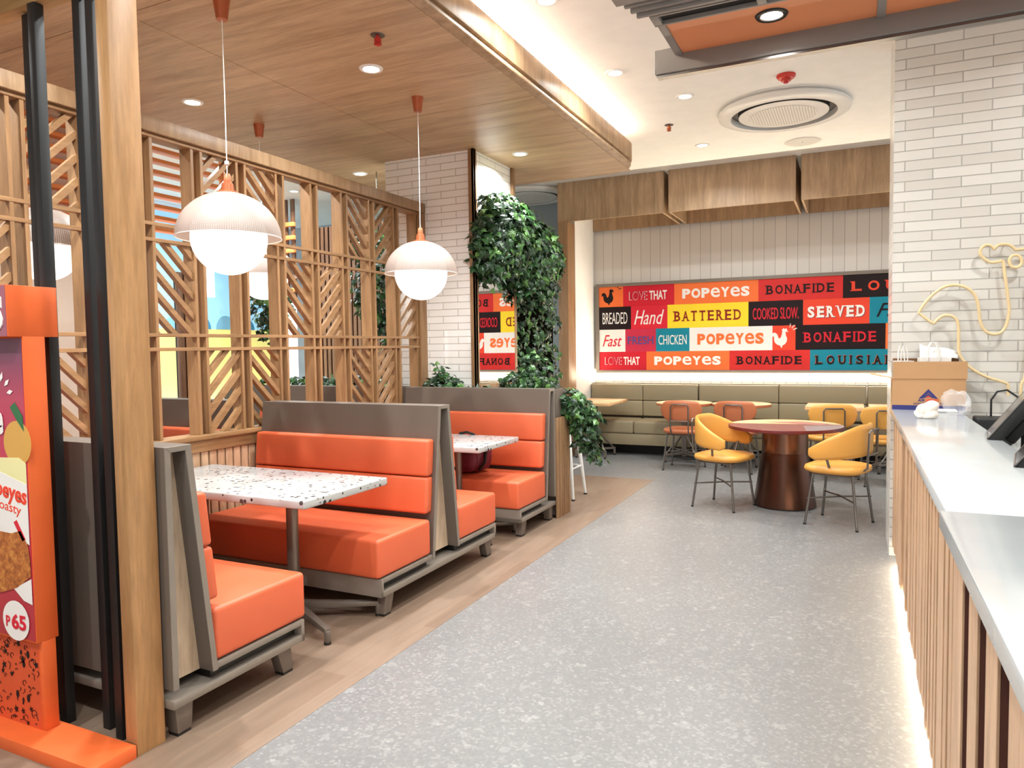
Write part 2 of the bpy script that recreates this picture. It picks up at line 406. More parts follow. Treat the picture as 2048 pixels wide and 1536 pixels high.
for (x, y), l in zip([(-1.774,5.746), (-1.387,6.567), (-1.551,8.244), (-1.795,4.365), (-7.037,7.862)],
    ['white downlight beside the glowing cove, the larger one nearer the grey beam end', 'white downlight between the cove and the round air conditioner',
     'small white downlight nearest the walnut boxes', 'white downlight at the top edge of the photo over the cove', 'white downlight seen through the timber screen on the far ceiling']):
    downlight((x, y, CZ), l, CD, CP['white'])
for (x, y) in [(1.0,8.0), (-.7,4.9), (-1.7,2.6), (-.6,2.6), (-1.7,.6), (-.6,.6), (.9,.4), (1.4,4.4), (-7.5,3.2), (-7.6,6.6), (-5.9,8.8), (-8,6.0), (-.9, 7.9)]:  # unseen downlights added as fill, stronger ones brighten the area beyond the screen
    downlight((x, y, CZ), 'added fill downlight in the plain ceiling out of sight overhead', CD, CP['white']*(2.6 if x < -7 else 1))
def sprinkler(loc, label, mat):
    o = thing('ceiling_sprinkler', label, 'sprinkler', loc, 0, 'sprinkler heads')
    MB().lathe([(.0,-.002),(.042,-.004),(.045,0),(.0,0)], 20, cap=False).build('plate', M['gun'], o)
    m = MB(); m.lathe([(.012,-.004),(.012,-.02),(.022,-.022),(.022,-.04),(.012,-.044),(.012,-.06),(.004,-.066)], 16)
    for k in range(8): m.box(.018*cos(k*pi/4)-.004, .018*sin(k*pi/4)-.004, -.058, .018*cos(k*pi/4)+.004, .018*sin(k*pi/4)+.004, -.05)
    m.build('head', mat, o)
sprinkler((-2.598,3.66,KZ-.006), 'red capped sprinkler on the timber canopy beside a downlight', M['redplastic'])
sprinkler((-1.711,7.342,CZ), 'copper sprinkler on the white ceiling between cove and air conditioner', M['copper'])
sprinkler((-4.2,9.9,CZ), 'small dark red sprinkler on the ceiling behind the ivy pillar', M['redplastic'])
sd = thing('smoke_detector', 'red smoke detector on the white ceiling above the round air conditioner', 'smoke detector', (-.538,6.454,CZ))
MB().lathe([(.0,0),(.075,0),(.075,-.014),(.062,-.03),(.04,-.034),(.038,-.05),(.022,-.058),(0,-.058)], 28, cap=False).build('base', M['redplastic'], sd)
MB().lathe([(.0,-.058),(.018,-.058),(.018,-.066),(0,-.066)], 16, cap=False).build('sensor_cap', M['p_pink'], sd)
def perf(name, col):
    t = NT(name); v = t.coord((42,42,42)); sp = t.add('SeparateXYZ'); t.link(v, sp.inputs[0])
    u = t.math('SUBTRACT', t.math('FRACT', sp.outputs[0]), .5); w = t.math('SUBTRACT', t.math('FRACT', sp.outputs[1]), .5)
    d = t.math('ADD', t.math('MULTIPLY', u, u), t.math('MULTIPLY', w, w))
    t.base(t.mix(t.math('LESS_THAN', d, .07), col, '8f8b86')); t.p.inputs['Roughness'].default_value = .5; return t.m
M['perf'] = perf('perforated white grille', 'ece8e2')
def cassette(loc, label):
    o = thing('ceiling_air_conditioner', label, 'air conditioner', loc, 0, 'round air conditioning cassettes')
    MB().lathe([(.56,.0),(.585,-.02),(.585,-.05),(.56,-.062),(.485,-.072),(.47,-.068),(.465,-.02),(.465,0)], 64, cap=False).build('outer_ring', M['whitemetal'], o)
    MB().lathe([(.466,-.015),(.402,-.015),(.402,-.056),(.39,-.057)], 64, cap=False).build('air_slot', M['black'], o)
    m = MB(); m.lathe([(.395,-.05),(.398,-.059),(.3,-.069),(.0,-.073)], 64, cap=False); m.build('centre_disc', M['whitemetal'], o)
    MB().lathe([(.0,-.0745),(.30,-.0705)], 48, cap=False).build('grille', M['perf'], o)
    for a in (200, 20):
        B(-.03, .37, -.02, .03, .44, -.014).xf(Matrix.Rotation(rad(a), 4, 'Z')).build('vane_clip', M['beamgrey'], o)
cassette((-.637,7.34,CZ), 'round white air conditioner set in the ceiling between detector and walnut boxes')
cassette((-4.26,9.62,CZ), 'round air conditioner half hidden behind the ivy pillar')
sp = thing('ceiling_speaker', 'flat round white ceiling speaker between air conditioner and walnut boxes', 'speaker', (-.547,8.631,CZ))
MB().lathe([(.0,-.008),(.17,-.006),(.175,0)], 40, cap=False).build('grille', plain('speaker cloth', 'd8d4ce', .8), sp)
MB().cyl((0,0,-.012), .006, .004, 10).build('badge', M['beamgrey'], sp)
MB().lathe([(.175,0),(.19,-.004),(.195,0)], 40, cap=False).build('rim', M['whitemetal'], sp)

# hanging overhead frame above the counter
hf = thing('overhead_frame', 'grey overhead frame with orange panels hung above the counter', 'overhead frame', (0, 0, 0))
FZ = 3.05
def beam(y0, y1, x0, name):
    m = MB(); m.box(x0, y0, FZ+(.004 if y0 > 4 else .02), 2.5, y1, FZ+.14); m.build(name, M['beamgrey'], hf, bev=.003)
beam(4.20, 4.27, -1.06, 'far_beam'); B(-1.05, 4.215, FZ-.012, 2.5, 4.26, FZ+.004).build('beam_lip', M['gun'], hf)
beam(3.24, 3.33, -1.02, 'near_beam')
m = MB()
for i in range(3): m.box(-.99+.02*i, 3.35+.035*i, FZ+.02-.012*i, 2.5, 3.372+.035*i, FZ+.06)
m.build('stepped_moulding', M['beamgrey'], hf, bev=.002)
m = MB(); m.box(-.90, 3.46, FZ, 2.5, 3.475, FZ+.05); m.box(-.90, 3.565, FZ, 2.5, 3.58, FZ+.05); m.box(-.90, 3.475, FZ, -.86, 3.565, FZ+.05)
for x in (-.42, .12, .7): m.box(x, 3.475, FZ, x+.04, 3.565, FZ+.05)
m.build('slot_frame', M['beamgrey'], hf, bev=.002)
B(-.86, 3.475, FZ+.02, 2.5, 3.565, FZ+.05).build('slot_grille', M['black'], hf)
for x0, x1 in ((-.90, .08), (.12, 1.2), (1.24, 2.5)):
    B(x0, 3.58, FZ+.10, x1, 4.2, FZ+.12).build('orange_panel', M['ceil_orange'], hf)
for x in (-.94, .08, 1.2):
    B(x, 3.58, FZ+.09, x+.04, 4.2, FZ+.13).build('cross_bar', M['beamgrey'], hf, bev=.002)
for x in (-.6, 1.0, 2.2):
    for y in (3.29, 4.235): B(x, y-.01, FZ+.14, x+.02, y+.01, CZ).build('hanger', M['gun'], hf)
downlight((-.398, 3.937, FZ+.10), 'downlight with a black rim set in the orange overhead panel', 'frame downlight', CP['beam'], True)

# ================================================================== TIMBER SCREEN
X0 = -3.85; XB = X0-.10
scr = thing('timber_screen', 'tall slatted oak screen with chevron panels running along the booths', 'screen', (0,0,0))
Y0, PD = 3.742, .3725
ZB, ZT = .955, 2.80
for k in range(-6, 7):
    m = MB(); y = Y0+k*PD
    m.box(XB, y-.011, .957, X0, y+.011, ZT)
    if k < 6: m.box(XB, y+.0725-.011, .957, X0, y+.0725+.011, ZT)
    else: m.box(XB-.02, y+.02, 0, X0+.02, y+.14, ZT+.02)
    m.build('post', M['oak'], scr, bev=.0015, seg=1)
YL, YR = Y0-6*PD, Y0+6*PD+.13
for z in (1.517, 1.605, 2.183, 2.280): B(X0-.035, YL, z-.011, X0+.002, YR-.02, z+.011).build('rail', M['oak_y'], scr, bev=.0015, seg=1)
B(XB-.02, YL, ZT+.022, X0+.03, YR, ZT+.112).build('header', M['canopy_y'], scr, bev=.002)
B(XB, YL, ZT-.004, X0+.006, YR, ZT+.018).build('header_rail', M['oak_y'], scr, bev=.002)
rows = [(ZB, 1.506), (1.616, 2.172), (2.291, ZT)]
def clip(poly, lo, hi):
    for axis, lim, sgn in ((1, lo, 1), (1, hi, -1)):
        out = []
        for i in range(len(poly)):
            a, b = poly[i], poly[(i+1) % len(poly)]
            da, db = (a[axis]-lim)*sgn, (b[axis]-lim)*sgn
            if da >= 0: out.append(a)
            if da*db < 0:
                t = da/(da-db); out.append((a[0]+(b[0]-a[0])*t, a[1]+(b[1]-a[1])*t))
        poly = out
        if not poly: break
    return poly
def chevron(k, row, d):
    ya, yb = Y0+k*PD+.0725+.011, Y0+(k+1)*PD-.011; w = yb-ya; lo, hi = rows[row]; m = MB()
    rise = w*1.0*d; th = .044; n = 0
    z = lo-abs(rise)
    while z < hi+abs(rise):
        p = [(ya, z), (yb, z+rise), (yb, z+rise+th), (ya, z+th)]
        p = clip(p, lo, hi)
        if len(p) >= 3: m.prism(p, 'yz', X0-.055, X0-.014)
        z += .128
    m.build('chevron_panel', M['oak_y'], scr)
for k, spec in {-5: ' / ', -4: '\\ /', -3: ' \\ ', -2: ' \\ ', -1: '/ /', 0: '\\ \\', 1: ' \\ ', 2: ' / ', 3: '\\ \\', 4: '/ /', 5: ' / '}.items():
    for r, ch in enumerate(spec):
        if ch != ' ': chevron(k, r, 1 if ch == '/' else -1)
# dado below the screen
YD = Y0+6*PD+.014
dd = thing('dado_panel', 'low oak dado wall with vertical slats behind the booth tables', 'dado', (0,0,0))
B(XB-.03, YL, .93, X0+.05, YD, .957).build('cap', M['oak_y'], dd, bev=.003)
B(XB-.01, YL, .85, X0+.03, YD, .93).build('top_rail', M['oak_y'], dd, bev=.003)
B(XB, YL, 0, X0-.01, YD, .85).build('backing', M['black'], dd)
m = MB(); y = YL
while y < YD-.06:
    m.box(X0-.02, y, .0, X0+.02, y+.056, .85); y += .068
m.build('slats', M['slat'], dd, bev=.002, seg=1)

# timber corner post and cross beam at the near end
tag(B(-2.456, 1.752, 0, -2.392, 1.872, KZ-.007).build('timber_post', wood('post oak', '9a7044', 'bf9162', 'z', .8), bev=.003), 'tall honey oak post standing at the near end of the first booth', 'post')
tag(B(-6.0, 1.80, 2.857, -2.457, 1.868, 2.917).build('timber_beam', wood('beam oak', 'a5804f', 'c8a170', 'x', .8), bev=.003), 'pale oak beam running from the corner post over the black posts', 'beam')
for (x, y, z, l) in [(-2.888,1.812,2.855,'black square post between the orange display and its thicker twin, front piece'), (-2.568,1.825,2.855,'black square post beside the honey oak post, front piece of the pair'),
                     (-2.995,1.855,2.85,'black square post behind the front one next to the orange display'), (-2.685,1.855,2.85,'black square post tucked behind the one nearest the oak post')]:
    o = tag(B(x-.021, y-.02, 0, x+.021, y+.02, z).build('metal_post', M['blackmetal'], bev=.003), l, 'post', 'black metal posts by the entrance')

# ================================================================== BOOTHS
def leg_shape(y0, y1, sgn):          # splayed tapering foot, in yz
    return [(y0, .145), (y1, .145), (y1+sgn*.03, 0.012), (y0+sgn*.03+.012*(sgn<0)*0, 0.012)]
BX0, BX1 = -3.80, -2.35
def cushion(parent, name, x0, x1, y0, y1, z0, z1, bev, lean=0):
    m = B(x0, y0, z0, x1, y1, z1)
    if lean: m.v = [(x, y+lean*(z-z0), z) for (x, y, z) in m.v]
    return m.build(name, M['orange'], parent, bev=bev, seg=4)
def bench(double, label, loc, flip=1):
    o = thing('booth_bench', label, 'bench', loc, 0, 'orange booth benches')
    L = BX0-BX1     # local x runs from L (wall side) to 0 (aisle end)
    g = flip
    def mir(p): return [(a*g, b) for a, b in p]
    if double:
        back = [(-.06,1.12),(.06,1.12),(.155,.2),(-.155,.2)]; ff = [(-.065,1.14),(.065,1.14),(.17,.20),(-.17,.20)]
        y0, y1 = -.70, .70
    else:
        back = [(.012,1.125),(.105,1.125),(.19,.19),(.012,.19)]; ff = [(0,1.14),(.12,1.14),(.215,.20),(0,.20)]
        y0, y1 = 0, .73
    # hollow laminate shell, light edge trim at the aisle end, recessed ash infill
    a, b, c, d = ff; t = .022
    ia, ib, ic, id_ = (a[0]+t+.004, a[1]-t), (b[0]-t-.004, b[1]-t), (c[0]-t*1.2, c[1]), (d[0]+t*1.2, d[1])
    for nm, mt, xa, xb in (('back_panel', M['lam'], L, -.001), ('end_frame', M['lam_edge'], -.001, .003)):
        m = MB()
        for p, q, w0, w1 in ((a, b, ia, ib), (b, c, ib, ic), (d, a, id_, ia)):
            m.prism(mir([p, q, w1, w0]), 'yz', xa, xb)
        m.build(nm, mt, o, bev=.001, seg=1)
    MB().prism(mir([ia, ib, ic, id_]), 'yz', -.09, -.075).build('end_infill', M['grain_light'], o)
    # base: seat rail over a slot over the lower rail
    m = MB()
    ya, yb = (y0, y1) if g > 0 else (-y1, -y0)
    m.box(L, ya, .125, 0, yb, .158)
    if double: sl = [(y0+.02, -.17), (.17, y1-.02)]
    else: sl = [(.215, y1-.02)]
    for p, q in sl:
        p, q = (p, q) if g > 0 else (-q, -p)
        m.box(L, p, .203, 0, q, .228)
    for e in ([y0, y1-.02] if double else [y1-.02]):
        p, q = (e, e+.02) if g > 0 else (-e-.02, -e)
        m.box(L, p, .125, 0, q, .228)
    m.build('base_frame', M['lam_edge'], o, bev=.002)
    m = MB()
    for p, q in sl:
        p, q = (p, q) if g > 0 else (-q, -p)
        m.box(L+.01, p, .158, -.045, q, .203)
    m.build('base_core', M['black'], o)
    # legs
    for xx in (-.075, L+.02):
        for e, sg in ([(y0+.06, -1), (y1-.14, 1)] if double else [(.02, 0), (y1-.16, 1)]):
            pts = [(e, .125), (e+.085, .125), (e+.075+sg*.025, .014), (e+.01+sg*.025, .014)]
            lg = MB().prism(mir(pts), 'yz', xx, xx+.055).build('leg', M['lam'], o, bev=.002)
            fp = [(e+.012+sg*.025, .014), (e+.073+sg*.025, .014), (e+.073+sg*.025, 0), (e+.012+sg*.025, 0)]
            MB().prism(mir(fp), 'yz', xx+.003, xx+.052).build('foot_pad', M['black'], lg)
    # cushions
    sides = ([1, -1] if double else [g])
    for s in sides:
        off = .155 if double else .19
        lo, hi = off+.02, y1+.02
        p, q = (lo, hi) if s > 0 else (-hi, -lo)
        cushion(o, 'seat_cushion', L+.015, -.004, p, q, .232, .45, .022)
        for z0, z1 in ((.482, .705), (.710, .935)):
            base = (.13 if double else .185)-(z0-.45)*.10
            p, q = (base, base+.075)
            m = B(L+.015, p, z0, -.022, q, z1); m.v = [(x, (y-.10*(z-z0))*s, z) for (x, y, z) in m.v]
            m.build('back_cushion', M['orange'], o, bev=.018, seg=4)
    return o
b1 = bench(False, 'orange booth bench at the near end, standing behind the honey oak post', (BX1, 1.88, 0))
b2 = bench(True, 'double sided orange booth bench between the two terrazzo tables', (BX1, 3.93, 0))
b3 = bench(False, 'orange booth bench backed by the ivy planter, with the maroon bag on it', (BX1, 5.79, 0), -1)
dup(b1, (BX1-1.75, 1.88, 0), 0, 'orange booth bench beyond the timber screen, near the beige wall')
dup(b2, (BX1-1.75, 3.93, 0), 0, 'double orange booth bench seen beyond the timber screen')
dup(b3, (BX1-1.75, 5.79, 0), 0, 'orange booth bench beyond the screen in front of the far planter')

def booth_table(loc, label):
    o = thing('booth_table', label, 'table', loc, 0, 'terrazzo booth tables')
    B(-.69, -.35, .718, .69, .35, .762).build('table_top', M['terr'], o, bev=.008, seg=3)
    for px in (.29, -.40):
        MB().cyl((px, 0, .075), .033, .645, 20).build('pole', M['metal'], o)
        MB().lathe([(.09,0),(.09,.012),(.033,.014)], 20, (px,0,.70)).build('mount_plate', M['metal'], o)
        for a in (28, -28, 152, 208):
            m = MB(); r = .47 if abs(a) < 90 else .3
            dx, dy = cos(rad(a)), sin(rad(a))
            nx, ny = -dy, dx
            p = [(.02*nx,.02*ny,.075),(-.02*nx,-.02*ny,.075)]
            vs = []
            for rr, hw, z0, z1 in ((0,.024,.055,.10), (r,.016,.06,.085)):
                for sx in (1,-1):
                    vs += [(px+dx*rr+nx*hw*sx, dy*rr+ny*hw*sx, z0), (px+dx*rr+nx*hw*sx, dy*rr+ny*hw*sx, z1)]
            m.add(vs, [(0,1,3,2),(4,6,7,5),(0,4,5,1),(2,3,7,6),(1,5,7,3),(0,2,6,4)])
            m.cyl((px+dx*(r-.005), dy*(r-.005), .012), .017, .06, 12)
            f = m.build('foot', M['metal'], o, bev=.003)
            MB().cyl((px+dx*(r-.005), dy*(r-.005), 0), .019, .013, 12).build('glide', M['black'], f)
    return o
t1 = booth_table((-3.12, 3.07, 0), 'white terrazzo booth table in the nearest booth')
dup(t1, (-3.165, 5.03, 0), 0, 'white terrazzo booth table in front of the maroon bag').scale = (.955, 1, 1)
dup(t1, (-4.87, 3.0, 0), 0, 'white terrazzo booth table beyond the timber screen near the beige wall')
dup(t1, (-4.87, 4.95, 0), 0, 'white terrazzo booth table beyond the timber screen near the far planter')

# pendant lamps
def pendant(loc, drop, label):     # loc = ceiling mount
    o = thing('pendant_lamp', label, 'pendant lamp', loc, 0, 'dome pendant lamps')
    MB().lathe([(.0,0),(.045,0),(.04,-.03),(.03,-.105),(.0,-.105)], 24, cap=False).build('ceiling_mount', M['copper'], o)
    zc = -drop
    MB().tube([(0,0,-.1),(0.002,.0,-.5),(0,0,zc+.33)], .0028, 6).build('cord', M['white'], o)
    MB().lathe([(.0,.345),(.012,.345),(.018,.335),(.02,.30),(.03,.29),(.034,.255),(.06,.245),(.062,.232),(.0,.232)], 24, (0,0,zc), cap=False).build('cap', M['copper'], o)
    # perforated dome with UV
    R = .272; H = .245; n = 72; k = 20; me = bpy.data.meshes.new('shade')
    vs = []; uvs = []
    for i in range(k+1):
        a = rad(12)+(pi/2-rad(12))*i/k
        for j in range(n+1):
            vs.append((R*sin(a)*cos(2*pi*j/n), R*sin(a)*sin(2*pi*j/n), zc+H*cos(a))); uvs.append((j/n, i/k))
    fs = [(i*(n+1)+j, i*(n+1)+j+1, (i+1)*(n+1)+j+1, (i+1)*(n+1)+j) for i in range(k) for j in range(n)]
    me.from_pydata(vs, [], fs); uvl = me.uv_layers.new(name='UVMap')
    for lp in me.loops: uvl.data[lp.index].uv = uvs[lp.vertex_index]
    me.shade_smooth(); me.materials.append(M['shade'])
    s = bpy.data.objects.new('lamp_shade', me); COL.objects.link(s); s.parent = o
    MB().tube([(R*cos(2*pi*j/48), R*sin(2*pi*j/48), zc) for j in range(48)], .003, 6, True).build('shade_rim', M['white'], s)
    g = .198
    MB().lathe([(max(.001, g*sin(pi*i/24)), zc-.0+g*cos(pi*i/24)) for i in range(25)], 40, cap=False).build('globe', M['globe'], o)
    return o
lp1 = pendant((-3.075, 2.92, KZ-.006), KZ-2.118, 'white dome pendant lamp over the nearest terrazzo table')
MB().lathe([(0,.0),(.012,.004),(.012,.02),(0,.024)], 12, (0,0,-.87), cap=False).build('cord_slider', M['white'], lp1)
pendant((-2.975, 4.68, KZ-.006), KZ-2.070, 'white dome pendant lamp hanging in front of the brick pillar')
pendant((-4.49, 4.62, KZ-.006), KZ-2.13, 'glowing dome pendant lamp behind the screen near the far ivy')
pendant((-4.49, 2.80, KZ-.006), KZ-2.15, 'glowing dome pendant lamp behind the screen between the black posts')

# ================================================================== MURAL
mu = thing('word_mural', 'long framed mural of bright word blocks on the white board wall', 'mural', (0, 10.25, 0))
m = MB(); XR = 1.5
m.box(-3.46, -.07, 2.356, XR, 0, 2.40); m.box(-3.46, -.07, 1.10, XR, 0, 1.144); m.box(-3.46, -.07, 1.144, -3.415, 0, 2.356)
m.build('frame', M['lam_edge'], mu, bev=.002)
ROOSTER = [(-.02,-.50),(.03,-.50),(.035,-.40),(.16,-.33),(.25,-.2),(.27,-.03),(.22,.1),(.2,.2),(.2,.32),(.28,.30),(.34,.27),(.27,.37),(.26,.44),(.2,.48),(.16,.43),(.1,.50),(.05,.43),(-.0,.42),(.04,.36),(.02,.2),(-.02,.05),(-.08,-.03),(-.15,.0),(-.17,.1),(-.22,.2),(-.32,.27),(-.42,.25),(-.5,.15),(-.45,.16),(-.50,.03),(-.42,.08),(-.36,.05),(-.36,-.08),(-.33,-.22),(-.22,-.34),(-.06,-.40)]
def poly_tri(pts, y0, y1):
    from mathutils.geometry import tessellate_polygon
    tr = tessellate_polygon([[Vector((p[0], p[1], 0)) for p in pts]])
    n = len(pts); m = MB()
    m.add([(p[0], y0, p[1]) for p in pts]+[(p[0], y1, p[1]) for p in pts], [tuple(t) for t in tr]+[tuple(i+n for i in t) for t in tr]+[(i,(i+1)%n,n+(i+1)%n,n+i) for i in range(n)])
    return m
S1 = dict(bold=.0, space=1.0)
MUR = [
 (2.356, 2.064, [(-3.415,-3.05,'orange','@','black'), (-3.05,-2.31,'red','LOVE THAT',('pink','white')), (-2.31,-1.184,'orange','POPEYES','white'), (-1.184,-.156,'deepred','BONAFIDE','black'), (-.156,XR,'black','LOUISIANA','coral')]),
 (2.064, 1.734, [(-3.415,-2.936,'black','BREADED','white'), (-2.936,-2.407,'crimson','Hand','white'), (-2.407,-1.311,'yellow','BATTERED','brown'), (-1.311,-.628,'black','COOKED SLOW.','crimson'), (-.628,.151,'coral','SERVED','white'), (.151,.75,'teal','Fast','black'), (.75,XR,'orange','','white')]),
 (1.734, 1.41, [(-3.415,-3.021,'white','Fast','red'), (-3.021,-2.573,'pink','FRESH','indigo'), (-2.573,-2.1,'teal','CHICKEN','white'), (-2.1,-1.004,'white','POPEYES','orange'), (-1.004,-.718,'coral','@','white'), (-.718,.334,'black','BONAFIDE','red'), (.334,XR,'orange','','white')]),
 (1.41, 1.144, [(-3.415,-2.712,'red','LOVE THAT',('pink','white')), (-2.712,-1.558,'orange','POPEYES','white'), (-1.558,-.54,'deepred','BONAFIDE','black'), (-.54,.62,'teal','LOUISIANA','black'), (.62,XR,'red','','white')]),
]
STY = {'POPEYES': dict(each=True, bold=.05, hf=.46, wf=.80, space=.07), 'BONAFIDE': dict(each=True, serif=True, bold=.02, hf=.40, wf=.80, space=.2), 'LOUISIANA': dict(each=True, serif=True, bold=.03, hf=.42, wf=.88, space=.34), 'BREADED': dict(bold=.0, hf=.50, wf=.78), 'Hand': dict(shear=.35, hf=.62, wf=.82),
       'BATTERED': dict(each=True, serif=True, bold=.015, hf=.42, wf=.82, space=.24), 'COOKED SLOW.': dict(hf=.46, wf=.84), 'SERVED': dict(each=True, serif=True, bold=.04, hf=.44, wf=.86, space=.2), 'Fast': dict(shear=.4, hf=.52, wf=.74), 'FRESH': dict(bold=.015, hf=.36, wf=.84), 'CHICKEN': dict(hf=.42, wf=.84)}
for z1, z0, tiles in MUR:
    for x0, x1, bg, s, fg in tiles:
        tl = B(x0, -.055, z0, x1, -.002, z1).build('word_block', M['p_'+bg], mu, bev=.001, seg=1)
        w, h, cx, cz = x1-x0, z1-z0, (x0+x1)/2, (z0+z1)/2
        if s == '@':
            sc = h*.8
            poly_tri([(cx-.03+p[0]*sc, cz+p[1]*sc) for p in ROOSTER], -.058, -.054).build('rooster_emblem', M['p_'+fg], tl, smooth=False)
            for q in range(3):
                a = rad(20+32*q); mm = MB(); r0, r1 = .075, .12
                mm.tube([(cx+.07+r0*cos(a)*.6, -.056, cz+.09+r0*sin(a)*.6), (cx+.07+r1*cos(a)*.8, -.056, cz+.09+r1*sin(a)*.8)], .005, 6)
                mm.build('crow_line', M['p_'+fg], tl)
            continue
        if not s: continue
        if s == 'LOVE THAT':
            text('lettering', 'LOVE', M['p_white'], tl, (x0+w*.30, -.057, cz), w*.36, h*.42)
            text('lettering', 'LOVE', M['p_pink'], tl, (x0+w*.30, -.0615, cz), w*.335, h*.385, depth=.002)
            text('lettering', 'THAT', M['p_white'], tl, (x0+w*.69, -.057, cz), w*.34, h*.44, bold=.02)
            continue
        st = dict(STY[s]); s = 'POPeYeS' if s == 'POPEYES' else s; hf = st.pop('hf'); wf = st.pop('wf')
        if s == 'LOUISIANA' and fg == 'black':
            text('lettering', s, M['p_orange'], tl, (cx-.004, -.057, cz+.004), w*wf, h*hf, **st)
            text('lettering', s, M['p_black'], tl, (cx, -.061, cz), w*wf, h*hf, **st)
        elif s in ('SERVED', 'COOKED SLOW.'):
            text('lettering', s, M['p_'+('plum' if fg == 'white' else 'brown')], tl, (cx+.006, -.0565, cz-.006), w*wf, h*hf, **st)
            text('lettering', s, M['p_'+fg], tl, (cx, -.061, cz), w*wf, h*hf, **st)
        else:
            text('lettering', s, M['p_'+fg], tl, (cx, -.057, cz), w*wf, h*hf, **st)

# ================================================================== BACK ALCOVE BENCHES, TABLES, CHAIRS
def banquette(x0, x1, label):
    o = thing('banquette', label, 'banquette', (x0, 10.14, 0), 0, 'olive banquettes along the mural wall')
    L = x1-x0-.012
    B(0, -.32, 0, L, 0, .16).build('plinth', M['black'], o)
    B(0, -.62, .15, L, 0, .30).build('seat_box', M['olive'], o, bev=.006)
    h = L/2
    for a in (0, h):
        B(a+.002, -.63, .30, a+h-.002, -.1, .475).build('seat_cushion', M['olive'], o, bev=.03, seg=4)
        for z0, z1 in ((.50, .715), (.718, .95)):
            B(a+.002, -.13, z0, a+h-.002, -.03, z1).build('back_cushion', M['olive'], o, bev=.016, seg=3)
    B(0, -.045, .3, L, -.005, .962).build('back_board', M['metal'], o)
banquette(-3.49, -1.937, 'olive banquette unit under the mural, in the corner by the trailing ivy')
banquette(-1.937, .136, 'olive banquette unit under the middle of the mural behind the round table')
banquette(.136, 2.2, 'olive banquette unit that runs behind the white brick wall')

def pedestal(o, h=.72, feet=4, r=.30, a0=45, mat=None):
    mat = mat or M['metal']
    B(-.032, -.02, .06, .032, .02, h).build('pole', mat, o, bev=.003)
    for k in range(feet):
        a = rad(a0+360/feet*k); m = MB()
        m.box(0, -.014, .085, r, .014, .112); m.box(r-.028, -.014, .02, r, .014, .1)
        m.tube([(r-.03, 0, .11), (.03, 0, .36)], .011, 6)
        m.xf(Matrix.Rotation(a, 4, 'Z')); f = m.build('foot', mat, o, bev=.002)
        g = MB().cyl(((r-.014)*cos(a), (r-.014)*sin(a), 0), .017, .021, 10).build('glide', M['black'], f)
def sq_table(loc, w, d, label, rz=0):
    o = thing('cafe_table', label, 'table', loc, rz, 'square oak cafe tables')
    B(-w/2, -d/2, .72, w/2, d/2, .76).build('table_top', M['table_oak'], o, bev=.004)
    pedestal(o); return o
sq_table((-3.19, 9.32, 0), .66, .84, 'square oak table at the corner of the banquette beside the trailing ivy')
sq_table((-.22, 9.32, 0), .62, .62, 'square oak table behind the yellow chair nearest the round table edge')
sq_table((.45, 9.32, 0), .62, .62, 'square oak table partly hidden by the white brick wall')
def rd_table(loc, label):
    o = thing('cafe_table', label, 'table', loc, 0, 'round oak cafe tables')
    MB().lathe([(.0,.722),(.345,.722),(.352,.728),(.352,.754),(.346,.76),(0,.76)], 48, cap=False).build('table_top', M['table_oak'], o)
    MB().lathe([(.353,.727),(.3535,.735),(.3535,.748),(.353,.756)], 48, cap=False).build('table_edge', M['tan'], o)
    pedestal(o); return o
rd_table((-1.99, 9.33, 0), 'round oak table in front of the banquette behind the first terracotta chair')
rd_table((-1.28, 9.33, 0), 'round oak table in front of the banquette behind the second terracotta chair')

def chair_frame(o, back_loop=True):
    # legs splay outwards; front is +y
    for sx in (-1, 1):
        for sy in (-1, 1):
            m = MB(); m.tube([(sx*.165, sy*.155, .43), (sx*.205, sy*.205, .004)], .0105, 10)
            l = m.build('leg', M['gun'], o)
            MB().cyl((sx*.205, sy*.205, 0), .012, .012, 10).build('glide', M['black'], l)
    m = MB()
    m.tube([(-.195,-.19,.22),(0,0,.235),(.195,.19,.22)], .007, 8); m.tube([(.195,-.19,.22),(0,0,.225),(-.195,.19,.22)], .007, 8)
    m.build('stretcher', M['gun'], o)
    MB().tube([(-.165,-.155,.425),(.165,-.155,.425),(.165,.155,.425),(-.165,.155,.425)], .009, 8, True).build('seat_ring', M['gun'], o)
def seat_pad(o, mat, w=.235, d=.225):
    n = 40; vs = []; prof = [(.0,.438),(.86,.438),(.97,.45),(1.0,.468),(.97,.488),(.85,.498),(.5,.503),(.0,.503)]
    m = MB(); P = []
    for j in range(n):
        a = 2*pi*j/n; e = .62; cx = math.copysign(abs(cos(a))**e, cos(a)); sy = math.copysign(abs(sin(a))**e, sin(a)); P.append((cx, sy))
    vs = [(w*r*p[0], d*r*p[1]+.01, z) for r, z in prof for p in P]
    fs = [(i*n+k, i*n+(k+1)%n, (i+1)*n+(k+1)%n, (i+1)*n+k) for i in range(len(prof)-1) for k in range(n)]
    m.add(vs, fs); m.build('seat', mat, o, ang=60)
